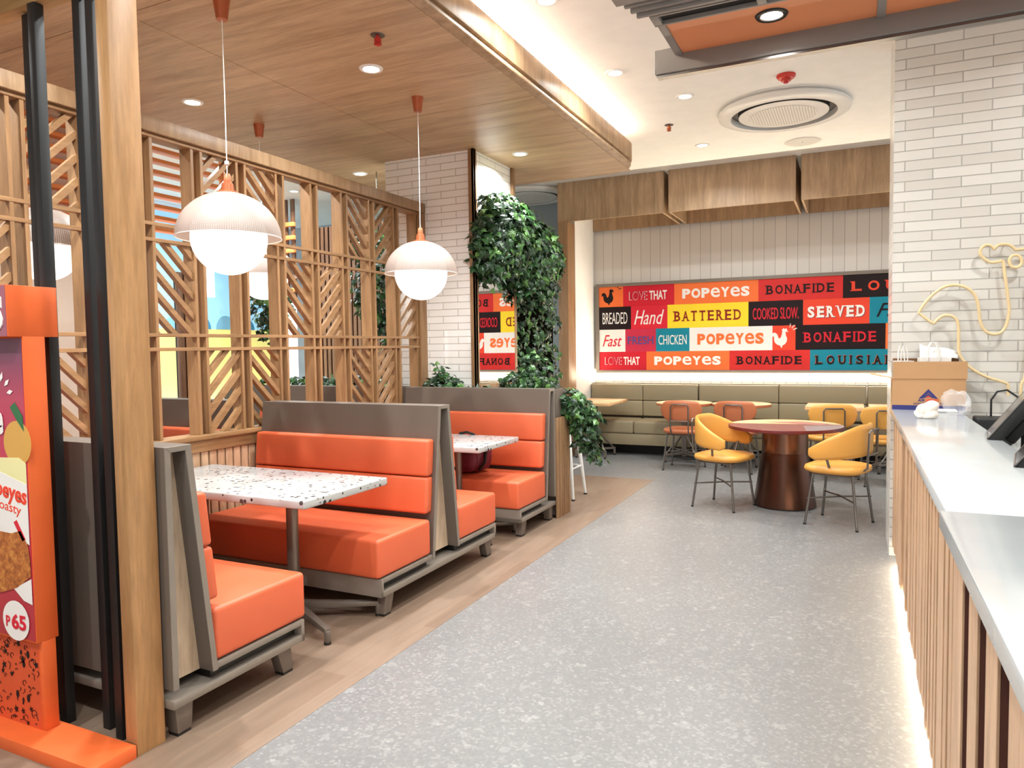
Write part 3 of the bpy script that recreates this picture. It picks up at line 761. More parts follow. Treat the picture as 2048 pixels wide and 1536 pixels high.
def bent_pad(o, name, mat, R, cy, a0, a1, ztop, zbot, th, n=36):
    # curved upholstered band; angle 0 = straight back (-y)
    vs = []; fs = []; K = 12
    for i in range(n+1):
        u = i/n; a = a0+(a1-a0)*u; zt, zb = ztop(u), zbot(u); zm = (zt+zb)/2; hh = (zt-zb)/2
        for k in range(K):
            q = 2*pi*k/K; ex = .55
            dr = math.copysign(abs(cos(q))**ex, cos(q))*th/2; dz = math.copysign(abs(sin(q))**ex, sin(q))*hh
            rr = R+dr; vs.append((rr*sin(a), cy-rr*cos(a), zm+dz))
    for i in range(n): fs += [(i*K+k, i*K+(k+1)%K, (i+1)*K+(k+1)%K, (i+1)*K+k) for k in range(K)]
    fs += [tuple(range(K))[::-1], tuple(n*K+k for k in range(K))]
    return MB().add(vs, fs).build(name, mat, o, ang=60)
def side_chair(loc, rz, mat, label, group):
    o = thing('cafe_chair', label, 'chair', loc, rz, group); chair_frame(o); seat_pad(o, mat)
    rc = lambda e, a: 1-math.sqrt(max(0, 1-(max(0, e-a)/(1-a))**2))
    def zt(u): e = abs(2*u-1); return .842-.024*e**2-.075*rc(e, .72)
    def zb(u): e = abs(2*u-1); return .585+.03*e**2+.105*rc(e, .55)
    bent_pad(o, 'backrest', mat, .48, .285, rad(-30), rad(30), zt, zb, .035)
    m = MB(); y = -.235
    m.tube([(-.10,-.17,.42),(-.105,-.235,.50),(-.105,y,.77),(-.085,y,.795),(.085,y,.795),(.105,y,.77),(.105,-.235,.50),(.10,-.17,.42)], .0085, 10)
    m.tube([(-.105,y,.60),(.105,y,.60)], .007, 8); m.build('back_frame', M['gun'], o); return o
TG = 'terracotta cafe chairs'; YG = 'mustard cafe chairs'
c1 = side_chair((-1.865, 8.74, 0), rad(-2), M['tan'], 'terracotta chair nearer the trailing ivy, its back to the camera', TG)
side_chair((-1.25, 8.83, 0), rad(-6), M['tan'], 'terracotta chair half hidden behind the yellow armchair and round table', TG)
side_chair((-.25, 8.62, 0), rad(12), M['must'], 'mustard side chair behind the round table with its frame loop to the camera', YG)
side_chair((.27, 8.50, 0), rad(8), M['must'], 'mustard side chair beside the white brick wall edge', YG)
def arm_chair(loc, rz, label):
    o = thing('armchair', label, 'chair', loc, rz, 'mustard armchairs at the round table'); chair_frame(o); seat_pad(o, M['must'], .25, .24)
    def zt(u): e = abs(2*u-1); return .845-.20*max(0, e-.22)**1.35/.72
    def zb(u): e = abs(2*u-1); return .595-.045*e+.03*max(0, e-.93)/.07
    bent_pad(o, 'backrest', M['must'], .275, .045, rad(-112), rad(112), zt, zb, .04, 48)
    m = MB()
    m.tube([(-.105,-.165,.42),(-.11,-.25,.50),(-.11,-.262,.78),(-.09,-.27,.80),(.09,-.27,.80),(.11,-.262,.78),(.11,-.25,.50),(.105,-.165,.42)], .0085, 10)
    m.tube([(-.11,-.258,.60),(.11,-.258,.60)], .007, 8); m.build('back_frame', M['gun'], o)
    for sx in (-1, 1): MB().tube([(sx*.205,.0,.45),(sx*.25,.02,.58)], .011, 8).build('arm_post', M['gun'], o)
    return o
arm_chair((-1.10, 6.84, 0), math.atan2(-.31, .95)-pi/2, 'mustard armchair on the ivy side of the round table')
arm_chair((-.115, 6.52, 0), math.atan2(.147, -.477)-pi/2, 'mustard armchair beside the counter end, seen from behind its frame loop')

rt = thing('round_table', 'round table with a red and oak patchwork top on a bronze cone base', 'table', (-.585, 7.08, 0))
MB().lathe([(0,.715),(.485,.715),(.5,.72),(.5,.744),(.497,.748),(0,.748)], 64, cap=False).build('table_top', wood('red stained wood', '5a1d1b', '7c2c28', 'x'), rt)
def wedge(a0, a1, r0, r1, z=.7487, n=24):
    p = [(r1*cos(rad(a0+(a1-a0)*i/n)), r1*sin(rad(a0+(a1-a0)*i/n))) for i in range(n+1)]
    p += [(r0*cos(rad(a1+(a0-a1)*i/n)), r0*sin(rad(a1+(a0-a1)*i/n))) for i in range(n+1)] if r0 else [(0,0)]
    return MB().prism(p, 'xy', z-.001, z)
tp = rt.children[0]
m = MB().prism([(.497*cos(rad(a)), .497*sin(rad(a))) for a in range(18, 181, 6)], 'xy', .7478, .7486); m.build('oak_inlay', M['table_oak'], tp)
m = MB().prism([(.497*cos(rad(a)), .497*sin(rad(a))) for a in range(-65, 19, 6)]+[(.16,-.05)], 'xy', .7478, .7487); m.build('grey_inlay', plain('grey blue stain', '6d5f66', .4), tp)
m = MB().prism([(.1,.12),(.30,.05),(.40,.2),(.12,.34),(-.22,.2)], 'xy', .7478, .749); m.build('plum_inlay', plain('plum stain', '8d4a42', .4), tp)
MB().lathe([(.0,.715),(.2,.715),(.2,.5),(.205,.48),(.275,.02),(.275,.012),(.0,.012)], 64, cap=False).build('cone_base', M['bronze'], rt)
MB().lathe([(.0,0),(.268,0),(.268,.012),(0,.012)], 48, cap=False).build('foot_ring', M['black'], rt)
MB().lathe([(.2015,.502),(.2015,.71)], 48, cap=False).build('collar', plain('brushed bronze', '7d5a48', .25, .9), rt)

# white metal stool behind the planter end
st = thing('metal_stool', 'white metal stool half hidden by the trailing ivy beside the slatted planter end', 'stool', (-2.64, 6.70, 0))
MB().lathe([(0,.70),(.15,.70),(.165,.69),(.17,.66),(.16,.66),(.15,.685),(0,.685)], 28, cap=False).build('seat', M['whitemetal'], st)
for sx in (-1, 1):
    for sy in (-1, 1):
        m = MB(); m.tube([(sx*.11, sy*.11, .685), (sx*.175, sy*.175, .012)], .024, 8, r_end=.014); l = m.build('leg', M['whitemetal'], st)
        MB().cyl((sx*.175, sy*.175, 0), .018, .016, 10).build('foot', M['black'], l)
MB().tube([(.145,.145,.3),(-.145,.145,.3),(-.145,-.145,.3),(.145,-.145,.3)], .009, 8, True).build('foot_rest', M['whitemetal'], st)

# backpack on the far booth bench
bp = thing('backpack', 'maroon backpack slumped on the orange bench behind the terrazzo table', 'bag', (-2.97, 5.37, .452), rad(-12))
def blob(name, mat, c, r, par, e=.6, n=28, k=16, noise=.0):
    vs = []
    for i in range(k+1):
        a = -pi/2+pi*i/k
        for j in range(n):
            b = 2*pi*j/n; f = lambda x: math.copysign(abs(x)**e, x)
            q = 1+noise*(sin(5*b+3*a)+cos(7*a-2*b))
            vs.append((c[0]+r[0]*f(cos(a))*f(cos(b))*q, c[1]+r[1]*f(cos(a))*f(sin(b))*q, c[2]+r[2]*f(sin(a))*q))
    fs = [(i*n+j, i*n+(j+1)%n, (i+1)*n+(j+1)%n, (i+1)*n+j) for i in range(k) for j in range(n)]
    return MB().add(vs, fs).build(name, mat, par, ang=80)
blob('body', M['maroon'], (0,0,.148), (.19,.13,.148), bp, .6, noise=.02)
blob('front_pocket', M['maroon'], (.03,-.12,.105), (.14,.05,.09), bp, .6, noise=.025)
MB().tube([(-.13,-.155,.19),(-.05,-.175,.205),(.06,-.178,.205),(.15,-.15,.185)], .006, 8).build('zip', M['black'], bp)
MB().tube([(.05,-.18,.205),(.055,-.185,.16)], .005, 6).build('zip_pull', M['whitemetal'], bp)
MB().tube([(.17,-.07,.03),(.215,-.05,.1),(.20,-.01,.2),(.14,.02,.28)], .014, 8).build('strap', M['black'], bp)
MB().tube([(-.1,.0,.285),(-.1,.0,.315),(-.02,.0,.33),(.06,.0,.315),(.07,.0,.285)], .011, 8).build('handle', M['black'], bp)

# ================================================================== PLANTERS AND IVY
def planter(x0, x1, label):
    o = thing('planter', label, 'planter', (x0, 5.83, 0), 0, 'booth end planters')
    L = x1-x0; m = MB(); t = .02
    m.box(0,0,.02,L,t,1.125); m.box(0,.25,.02,L,.27,1.125); m.box(0,t,.02,t,.25,1.125); m.box(L-t,t,.02,L,.25,1.125); m.build('body', M['lam'], o, bev=.002)
    B(t,t,.9,L-t,.25,1.07).build('soil', M['soil'], o)
    m = MB(); y = .0
    for k in range(6): m.box(L, -.03+.052*k, 0, L+.03, -.03+.052*k+.036, .88)
    m.build('end_slats', M['frame_wood'], o, bev=.002)
    B(L, -.03, 0, L+.008, .27, .88).build('slat_backing', M['black'], o)
planter(-3.80, -2.36, 'taupe planter behind the booth with the maroon bag, slatted at its aisle end')
planter(-6.3, -4.0, 'taupe planter box with low ivy seen through the timber screen')

LEAF = [(0,0),(.16,.10),(.42,.02),(.34,.22),(.52,.42),(.28,.46),(.2,.62),(.0,1.0),(-.2,.62),(-.28,.46),(-.52,.42),(-.34,.22),(-.42,.02),(-.16,.10)]
def leaves(spots, size, rnd, droop=.5):
    vs = []; fs = []
    for (p, nrm) in spots:
        n = len(vs); s = size*rnd.uniform(.65, 1.25)
        z = Vector(nrm)+Vector((rnd.gauss(0,.35), rnd.gauss(0,.35), rnd.gauss(0,.35))); z.normalize()
        d = Vector((rnd.gauss(0,.5), rnd.gauss(0,.5), -droop+rnd.gauss(0,.5))); x = d.cross(z)
        if x.length < .05: x = Vector((1,0,0)).cross(z)
        x.normalize(); y = z.cross(x); 
        vs.append(tuple(Vector(p)+y*s*.42+z*s*.05))
        for (a, b) in LEAF:
            vs.append(tuple(Vector(p)+x*a*s+y*b*s-z*(abs(a)*.30+max(0, b-.4)*.22)*s))
        k = len(LEAF); fs += [(n, n+1+i, n+1+(i+1)%k) for i in range(k)]
    m = MB(); m.v = vs; m.f = fs; return m
def ivy(name, label, clusters, size=.07, seed=1, stems=(), group='ivy plants', base=None):
    rnd = random.Random(seed); spots = []
    for (cx, cy, cz, rx, ry, rz, n) in clusters:
        for i in range(n):
            while True:
                q = Vector((rnd.uniform(-1,1), rnd.uniform(-1,1), rnd.uniform(-1,1)))
                if .25 < q.length <= 1: break
            q *= q.length**-.35
            spots.append(((cx+q.x*rx, cy+q.y*ry, cz+q.z*rz), (q.x*.8+.25, q.y*.8-.25, q.z*.6+.45)))
    o = thing(name, label, 'plant', clusters[0][:3] if base is None else base, 0, group)
    b = Vector(o.location)
    m = leaves(spots, size, rnd); m.v = [tuple(Vector(p)-b) for p in m.v]
    m.build('foliage', M['leaf'], o, smooth=False)
    if stems:
        m = MB()
        for s in stems: m.tube([tuple(Vector(p)-b) for p in s], .005, 5)
        m.build('stems', M['stem'], o)
    return o
ivy('hanging_ivy', 'large bush of dark ivy hanging on the pillar above the mirror', [(-3.16,6.62,2.62,.26,.62,.36,900), (-3.12,6.35,2.55,.24,.42,.38,500), (-3.15,7.15,2.5,.24,.45,.40,600), (-3.16,6.55,2.9,.16,.5,.12,220), (-3.18,7.2,2.15,.16,.4,.2,160), (-3.2,7.75,2.5,.16,.3,.4,300), (-3.14,6.15,2.4,.2,.16,.35,160)],
    .085, 3, stems=[[(-3.27,6.5+.2*i,3.0),(-3.1,6.5+.2*i,2.95),(-3.0,6.45+.22*i,2.6),(-3.08,6.4+.25*i,2.15)] for i in range(5)])
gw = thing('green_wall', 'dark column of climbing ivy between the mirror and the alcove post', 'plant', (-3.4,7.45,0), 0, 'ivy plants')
B(-.05,-.42,0,0,.9,2.25).build('backing', M['soil'], gw)  # near-black sheet, its colour stands in for the shadow behind the ivy
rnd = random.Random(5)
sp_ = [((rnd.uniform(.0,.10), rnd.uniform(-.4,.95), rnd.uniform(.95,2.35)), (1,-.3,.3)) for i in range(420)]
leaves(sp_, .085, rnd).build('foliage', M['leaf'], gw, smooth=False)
ivy('ivy_plant', 'low ivy at the left of the planter top in front of the brick pillar', [(-3.56,5.96,1.17,.20,.1,.09,120), (-3.62,5.97,1.26,.08,.07,.1,26), (-3.3,5.95,1.12,.1,.09,.05,24)], .07, 8, stems=[[(-3.6,5.96,1.07),(-3.58,5.96,1.2),(-3.63,5.95,1.34)]])
ivy('ivy_plant', 'ivy tuft on the planter top in front of the mirror and green column', [(-2.72,5.97,1.19,.26,.1,.1,200), (-2.62,5.98,1.32,.17,.09,.13,90), (-3.15,5.95,1.12,.14,.08,.04,24)], .07, 9, stems=[[(-2.7,5.96,1.07),(-2.66,5.96,1.25),(-2.55,5.97,1.42)]])
ivy('trailing_ivy', 'ivy trailing down over the slatted end of the planter', [(-2.28,6.05,1.03,.13,.12,.10,110), (-2.24,6.08,.92,.15,.14,.15,170), (-2.19,6.12,.76,.13,.13,.18,110), (-2.12,6.14,.84,.11,.1,.11,40), (-2.15,6.16,.60,.09,.09,.12,45), (-2.1,6.2,.47,.10,.08,.03,7)], .075, 10,
    stems=[[(-2.42,5.98,1.07),(-2.38,6.0,1.15),(-2.25,6.05,1.05),(-2.15,6.15,.7),(-2.1,6.2,.42)], [(-2.4,6.0,1.1),(-2.28,6.08,1.06),(-2.12,6.16,.62),(-2.08,6.2,.48)]], base=(-2.38,6.0,1.07))
ivy('ivy_plant', 'low ivy in the planter seen through the timber screen', [(-5.7+.36*i,5.96,1.15,.2,.09,.08,70) for i in range(5)], .07, 11)
ivy('hanging_ivy', 'ivy hanging beyond the screen beside the brick pillar', [(-4.62,6.4,2.15,.3,.25,.42,420), (-4.5,6.45,1.7,.2,.2,.25,120), (-4.7,6.4,2.6,.25,.2,.2,140)], .08, 12, stems=[[(-4.6,6.4,3.38),(-4.6,6.4,2.2)], [(-4.5,6.45,2.4),(-4.5,6.45,1.5)]])
ivy('hanging_ivy', 'ivy strands hanging beyond the screen under the glowing lamp', [(-5.95,6.2,2.05,.3,.2,.3,260), (-5.95,6.2,1.72,.18,.15,.16,50)], .08, 13, stems=[[(-5.95,6.2,3.70),(-5.95,6.2,1.9)]])
# soffit trough carrying the pillar ivy
tag(B(-3.262, 6.3, 2.6, -3.12, 7.4, 2.8).build('ivy_trough', M['black'], bev=.004), 'dark trough buried in the ivy bush on the pillar', 'trough')

# ================================================================== BEYOND THE SCREEN
ls = thing('slat_column', 'narrow column of brown vertical slats standing beyond the screen', 'slat panel', (-6.55, 5.45, 0))
for k in range(3): B(0, k*.1, 0, .05, k*.1+.06, 2.35).build('slat', M['darkslat'], ls, bev=.002)
B(-.02, 0, 0, 0, .27, 2.35).build('backing', M['black'], ls)
lv = thing('orange_louvre', 'stack of bright orange horizontal louvres high beyond the timber screen', 'louvre', (-6.5, 2.6, 0))
for i in range(9): B(-.02, 0, 2.62+.115*i, .10, 3.6, 2.655+.115*i).build('louvre_blade', M['louvre'], lv, bev=.003)
for y in (.1, 1.8, 3.5): B(-.05, y, 2.55, -.02, y+.04, CZ).build('louvre_post', M['louvre'], lv)
lv2 = thing('orange_louvre', 'darker orange louvres over black bars at the far corner beyond the screen', 'louvre', (-8.3, 8.2, 0))
for i in range(6): B(0, 0, 2.35+.19*i, .92, .056, 2.41+.19*i).build('louvre_blade', M['louvre'], lv2, bev=.003)
for i in range(7): B(.05+.13*i, .055, 2.2, .11+.13*i, .085, CZ).build('bar', M['darkslat'], lv2)
sw = thing('slat_wall', 'brown slatted wall behind the far planter beyond the screen', 'slat wall', (-7.45, 8.5, 0))
m = MB()
for i in range(24): m.box(i*.08, 0, 0, i*.08+.052, .05, 3.3)
m.build('slats', M['darkslat'], sw); B(0, .05, 0, 1.95, .08, 3.3).build('backing', M['black'], sw)
sg = thing('storefront_sign', 'backlit blue and yellow storefront panel across the mall', 'sign', (-9.2, 4.6, 0))
B(0, 0, 1.85, .05, 5.2, 3.6).build('blue_panel', M['bluepanel'], sg)
B(0, 0, .75, .05, 5.2, 1.85).build('yellow_panel', M['yellowpanel'], sg)
B(0, 0, .6, .3, 5.2, .75).build('white_ledge', M['glow'], sg)
B(.05, 3.2, 2.35, .06, 3.75, 3.1).build('white_block', M['glow'], sg)
for i, (y, r) in enumerate([(2.95,.16),(3.45,.2),(3.95,.2),(4.4,.16)]):
    MB().prism([(y+r*cos(rad(a)), 1.85+r*1.1*sin(rad(a))) for a in range(0, 181, 15)], 'yz', .05, .06).build('hill_shape', plain('pale blue print '+str(i), '4e9ac4' if i%2 else '8cc7e4', .5), sg)
tag(B(-7.78, 8.4, .0, -7.62, 8.5, 2.3).build('light_column', M['glow']), 'thin glowing white column left of the brown slatted wall beyond the screen', 'light')

# ================================================================== DISPLAY STAND
ds = thing('display_stand', 'orange promotional display stand with a printed dessert poster', 'display stand', (-2.8, 1.735, 0))
OB = M['orangeboard']
# local: x<=0, front faces -y
B(-.62, -.16, 0.0, .41, .01, .05).build('base_plate', OB, ds, bev=.002)
B(-.60, -.083, .40, 0, 0, 1.57).build('upper_body', OB, ds, bev=.002)
B(-.60, -.065, .05, 0, -.012, .40).build('lower_body', OB, ds, bev=.002)
B(-.62, -.133, 1.565, .0, .052, 1.755).build('header', OB, ds, bev=.002)
hd = ds.children[-1]
B(-.615, -.1345, 1.567, -.004, -.133, 1.753).build('header_print', plain('header print', '9a5866', .5), hd)
text('letter', 'S', M['p_white'], hd, (-.055, -.137, 1.655), .07, .13, bold=.05)
text('lettering', 'POPEYE', M['p_white'], hd, (-.322, -.137, 1.655), .44, .13, bold=.05)
pp = NT('poster print'); _v = pp.add('TexCoord'); _s = pp.add('SeparateXYZ'); pp.link(_v.outputs['Object'], _s.inputs[0])
_g = pp.math('MULTIPLY', pp.math('SUBTRACT', _s.outputs[2], .4), .86)
pp.base(pp.ramp(_g, [(0, 'b03038'), (.55, 'c8374e'), (.8, 'b54058'), (.95, '744058')]))
pl = B(-.585, -.0855, .408, -.006, -.083, 1.56).build('poster', pp.m, ds)
YP = -.0862
def pr(name, pts, mat, k=0): return poly_tri(pts, YP-.0006*k-.0006, YP-.0006*k).build(name, mat, pl, smooth=False)
pr('fruit_print', disc(-.055, 1.165, .085, .085), plain('fruit print', 'd7a24c', .5), 1)
pr('fruit_slice', [(-.3,1.10),(-.05,1.11),(-.008,1.09),(-.008,.98),(-.3,.98)], plain('fruit flesh print', 'efe6a8', .5), 2)
pr('leaf_print', [(-.09,1.30),(-.06,1.32),(-.015,1.27),(-.01,1.21),(-.05,1.25)], plain('leaf print', '2c6b3c', .5), 2)
pr('pack_print', [(-.4,1.09),(-.15,1.045),(-.008,1.01),(-.008,.78),(-.1,.81),(-.4,.82)], M['p_white'], 3)
text('lettering', 'Popeyes', M['p_coral'], pl, (-.15, YP-.003, .975), .28, .085, tilt=rad(9), bold=.03, depth=.001)
text('lettering', 'toasty', M['p_coral'], pl, (-.13, YP-.003, .91), .16, .04, tilt=rad(8), depth=.001)
pr('tag_print', [(-.10,.86),(-.08,.87),(-.03,.80),(-.05,.79)], M['p_crimson'], 4)
pr('pie_print', [(-.3,.82),(-.12,.815),(-.06,.83),(-.02,.78),(-.009,.72),(-.009,.66),(-.1,.605),(-.2,.575),(-.3,.57)], M['crust'], 4)
pr('wrap_print', [(-.12,.60),(-.008,.65),(-.008,.55),(-.06,.56)], M['p_white'], 3)
pr('price_badge', disc(-.115, .475, .083, .078), M['p_white'], 5)
text('price', 'P', M['p_crimson'], pl, (-.163, YP-.005, .468), .026, .042, bold=.02, depth=.001)
text('price', '65', M['p_crimson'], pl, (-.095, YP-.005, .472), .09, .06, bold=.03, depth=.001)
for i in range(6):
    a = rad(10+30*i); c = (-.16, 1.345)
    pr('spark_print', [(c[0]+.055*cos(a), c[1]+.055*sin(a)), (c[0]+.075*cos(a+.12), c[1]+.075*sin(a+.12)), (c[0]+.095*cos(a), c[1]+.095*sin(a)), (c[0]+.075*cos(a-.12), c[1]+.075*sin(a-.12))], M['p_white'], 2)
text('lettering', 'Pie', M['p_white'], pl, (-.185, YP-.003, 1.255), .10, .12, bold=.04, depth=.001)
fr = ds.children[2]
rnd = random.Random(4); m = MB(); yd = -.0675
for i in range(80):
    x, z = rnd.uniform(-.30, -.03), rnd.uniform(.06, .375); t_ = rnd.random(); s_ = rnd.uniform(.005, .017)
    if t_ < .3: m.tube([(x+s_*cos(a), yd, z+s_*sin(a)) for a in [rad(q) for q in range(0, 300, 30)]], .0011, 5)
    elif t_ < .5:
        pts = []
        for q in range(10): r_ = s_*(1 if q % 2 else .45); pts.append((x+r_*cos(q*pi/5), z+r_*sin(q*pi/5)))
        m2 = poly_tri(pts, yd-.0006, yd); m.add(m2.v, m2.f)
    elif t_ < .65:
        m2 = poly_tri(disc(x, z, s_*.6, s_, 10), yd-.0006, yd); m.add(m2.v, m2.f)
    else:
        a = rnd.uniform(0, pi); l = s_*1.5
        m.tube([(x, yd, z), (x+l*cos(a), yd, z+l*sin(a)), (x+l*1.3*cos(a+.5), yd, z+l*1.3*sin(a+.5))], .0012, 5)
nb = len(m.f); m.box(-.6, -.0665, .05, -.02, -.0648, .385)
dp = m.build('doodle_panel', M['p_black'], fr, smooth=False); dp.data.materials.append(plain('doodle panel orange', 'd9562c', .5))
for p in dp.data.polygons:
    if p.index >= nb: p.material_index = 1

# ================================================================== COUNTER
ct = thing('service_counter', 'long service counter with white quartz top and vertical oak slats', 'counter', (0, 0, 0))
B(.219, 2.205, 1.005, .60, 5.645, 1.05).build('counter_top', M['stone'], ct, bev=.003)
B(.204, -2.6, 1.005, .60, 2.203, 1.05).build('counter_top', M['stone'], ct, bev=.003)
B(.285, -2.6, .09, .58, 5.64, 1.005).build('carcass', plain('carcass brown', '5a3226', .6), ct)
B(.32, -2.6, 0, .56, 5.64, .09).build('kick_board', M['white'], ct)
m = MB(); y = 5.6; rnd = random.Random(2)
while y > 2.12:
    w = rnd.choice((.05, .07, .07, .11)); d = rnd.uniform(0, .016)
    m.box(.238+d, y-w, .085, .286, y, 1.004); y -= w+rnd.choice((.006, .006, .02))
m.build('slats', M['slat'], ct, bev=.0015, seg=1)
m = MB(); m2 = MB()
for k in range(14):
    y = 2.11-.235*k; m.box(.234, y-.125, .085, .240, y, 1.004); m2.box(.2402, y-.124, .086, .286, y-.001, 1.004)
m.build('slat_faces', M['slat'], ct, bev=.001, seg=1); m2.build('slat_cores', plain('dark slat core', '5a3226', .6), ct)
B(.31, -2.6, .078, .325, 5.6, .088).build('led_strip', M['cove'], ct)
wc = thing('work_counter', 'lower staff counter behind the white quartz top', 'counter', (0, 0, 0))
B(.602, -2.6, .84, 1.3, 5.645, .88).build('worktop', M['stone'], wc, bev=.003)
B(.602, -2.6, .0, 1.26, 5.64, .84).build('carcass', M['white'], wc)

# neon style rooster line sign on the brick wall (px traced from its own plane)
NP = [(1080,1165),(1078,1085),(1040,1070),(940,1040),(860,1000),(800,955),(762,910),(745,868),(742,800),(742,720),(735,660),(712,630),(680,618),(640,618),(605,638),(572,672),(540,655),(470,600),(500,548),(540,500),(590,455),(650,420),(720,410),(790,425),(840,462),(866,510),(880,580),(888,650),(905,700),(940,735),(985,746),(1030,735),(1062,695),(1082,630),(1087,570),(1080,500),(1066,400),(1045,240),(1012,250),(962,255),(922,235),(890,200),(895,160),(925,137),(960,140),(985,165),(1012,138),(1060,131),(1100,142),(1132,170),(1190,164),(1250,170),(1290,215),(1270,300),(1240,330),(1225,480),(1238,700),(1205,960),(1192,1050),(1172,1085),(1165,1165)]
WY = 5.65
def wall_pt(cx, cy, Y):
    x, y = 1700+cx/3.414, 450+cy/3.414
    d = _f+_r2*((x-1024)/1446)-_u2*((y-768)/1446); t = Y/d.y
    return (d.x*t, Y, 1.5+d.z*t)
ns = thing('rooster_sign', 'cream tube line drawing of a rooster on the white brick wall', 'wall sign', (.9, WY, 1.6))
def loc_(p): return (p[0]-.9, p[1]-WY, p[2]-1.6)
def smooth_path(P, n=3):
    out = []
    for i in range(len(P)-1):
        p0, p1, p2, p3 = P[max(0,i-1)], P[i], P[i+1], P[min(len(P)-1,i+2)]
        a = (Vector(p1)-Vector(p0)); b = Vector(p2)-Vector(p1); c = Vector(p3)-Vector(p2)
        for k in range(n):
            t = k/n; v0, v1, v2, v3 = map(Vector, (p0,p1,p2,p3))
            m1 = (v2-v0)*.5; m2 = (v3-v1)*.5
            if a.length and b.length and a.angle(b, 0) > .8: m1 = b*.3
            if c.length and b.angle(c, 0) > .8: m2 = b*.3
            out.append(v1*(2*t**3-3*t**2+1)+m1*(t**3-2*t**2+t)+v2*(-2*t**3+3*t**2)+m2*(t**3-t**2))
    out.append(Vector(P[-1])); return out
MB().tube([loc_(p) for p in smooth_path([wall_pt(a, b, WY-.055) for a, b in NP])], .0095, 10).build('tube', M['cream'], ns)
MB().tube([loc_(wall_pt(1130+43*cos(rad(a)), 248+43*sin(rad(a)), WY-.055)) for a in range(0, 360, 15)], .0095, 10, True).build('eye_ring', M['cream'], ns)
m = MB()
for a, b in ((745,760),(560,665),(700,411),(886,640),(985,746),(1084,600),(1000,252),(1060,131),(940,1040)):
    p = loc_(wall_pt(a, b, WY-.055)); m.tube([p, (p[0], 0, p[2])], .004, 6)
m.build('standoffs', M['whitemetal'], ns)

# carton with paper bags
cb = thing('carton', 'open cardboard carton with navy band at the end of the counter', 'box', (.43, 5.42, 1.05))
m = MB(); w, d, h, t = .21, .2, .205, .004
m.box(-w,0,0,w,t,h); m.box(-w,d-t,0,w,d,h); m.box(-w,t,0,-w+t,d-t,h); m.box(w-t,t,0,w,d-t,h); m.box(-w,t,0,w,d-t,.004)
m.build('body', M['card'], cb)
B(-w+.004, -.004, h, w+.006, 0, h+.112).build('flap', M['card'], cb); B(-w+.01, d, h, w-.02, d+.004, h+.13).build('flap', M['carddark'], cb)
m = MB(); m.add([(-w,.0,h),(-w,d,h),(-w-.13,d,h+.03),(-w-.13,.0,h+.025),(-w,.0,h+.003),(-w,d,h+.003),(-w-.13,d,h+.033),(-w-.13,.0,h+.028)], [(0,1,2,3),(4,5,6,7),(0,3,7,4),(1,2,6,5),(2,3,7,6),(0,1,5,4)]); m.build('flap', M['card'], cb)
bd = cb.children[0]
B(-w+.001, -.001, .0, w-.001, 0, .03).build('navy_band', M['navy'], bd)
poly_tri([(-.055,.075),(.0,.138),(.055,.075),(.036,.075),(.0,.113),(-.036,.075)], -.0015, 0).build('logo_chevron', M['navy'], bd, smooth=False)
poly_tri([(-.034,.079),(.0,.108),(.034,.079),(.022,.079),(.0,.096),(-.022,.079)], -.0015, 0).build('logo_chevron', M['navy'], bd, smooth=False)
poly_tri([(-.02,.079),(.0,.095),(.022,.079),(.0,.086)], -.0018, 0).build('logo_stroke', M['p_coral'], bd, smooth=False)
text('lettering', 'AIR', M['navy'], bd, (-.041, -.001, .064), .042, .016, bold=.03, shear=.2, depth=.001)
text('lettering', 'SPEED', M['p_coral'], bd, (.021, -.001, .064), .076, .016, bold=.03, shear=.2, depth=.001)
m = MB()
for zz in (.045, .039):
    for q in range(30):
        if q == 15: continue
        m.box(-.085+.0058*q, -.0012, zz-.0015, -.085+.0058*q+.004, 0, zz+.0015)
m.build('small_print', M['navy'], bd)
def bag(loc, w, d, h, label, tilt=0):
    o = thing('paper_bag', label, 'bag', loc, tilt, 'white paper bags in the carton'); m = MB()
    m.box(-w/2,-d/2,0,w/2,-d/2+.002,h); m.box(-w/2,d/2-.002,0,w/2,d/2,h); m.box(-w/2,-d/2,0,-w/2+.002,d/2,h*.98); m.box(w/2-.002,-d/2,0,w/2,d/2,h*.98); m.box(-w/2,-d/2,0,w/2,d/2,.002)
    m.build('paper_body', M['white'], o)
    for s in (-1, 1): MB().tube([(-w*.22, s*d/2, h-.02),(-w*.2, s*(d/2+.006), h+.06),(-w*.1, s*(d/2+.012), h+.10),(w*.05, s*(d/2+.012), h+.10),(w*.13, s*(d/2+.006), h+.05),(w*.15, s*d/2, h-.02)], .004, 6).build('handle', M['white'], o)
bag((.47, 5.53, 1.056), .19, .09, .335, 'white paper bag with twisted handles standing in the carton')
bag((.29, 5.53, 1.056), .11, .09, .315, 'smaller white paper bag leaning at the carton side by the mural', rad(8))
m = MB(); rnd = random.Random(9); n = 7
vs = [(-.11+.22*i/n, .012*sin(i*1.7)+.05*j/n, .0+.10*j/n-.05*(i/n)*(j/n)+.008*cos(j*2+i)) for j in range(n+1) for i in range(n+1)]
fs = [(j*(n+1)+i, j*(n+1)+i+1, (j+1)*(n+1)+i+1, (j+1)*(n+1)+i) for j in range(n) for i in range(n)]
o = m.add(vs, fs).build('paper_sheet', M['white']); o.location = (.50, 5.582, 1.38); tag(o, 'crumpled white paper sheet sticking up from the carton', 'paper'); so = o.modifiers.new('s', 'SOLIDIFY'); so.thickness = .002
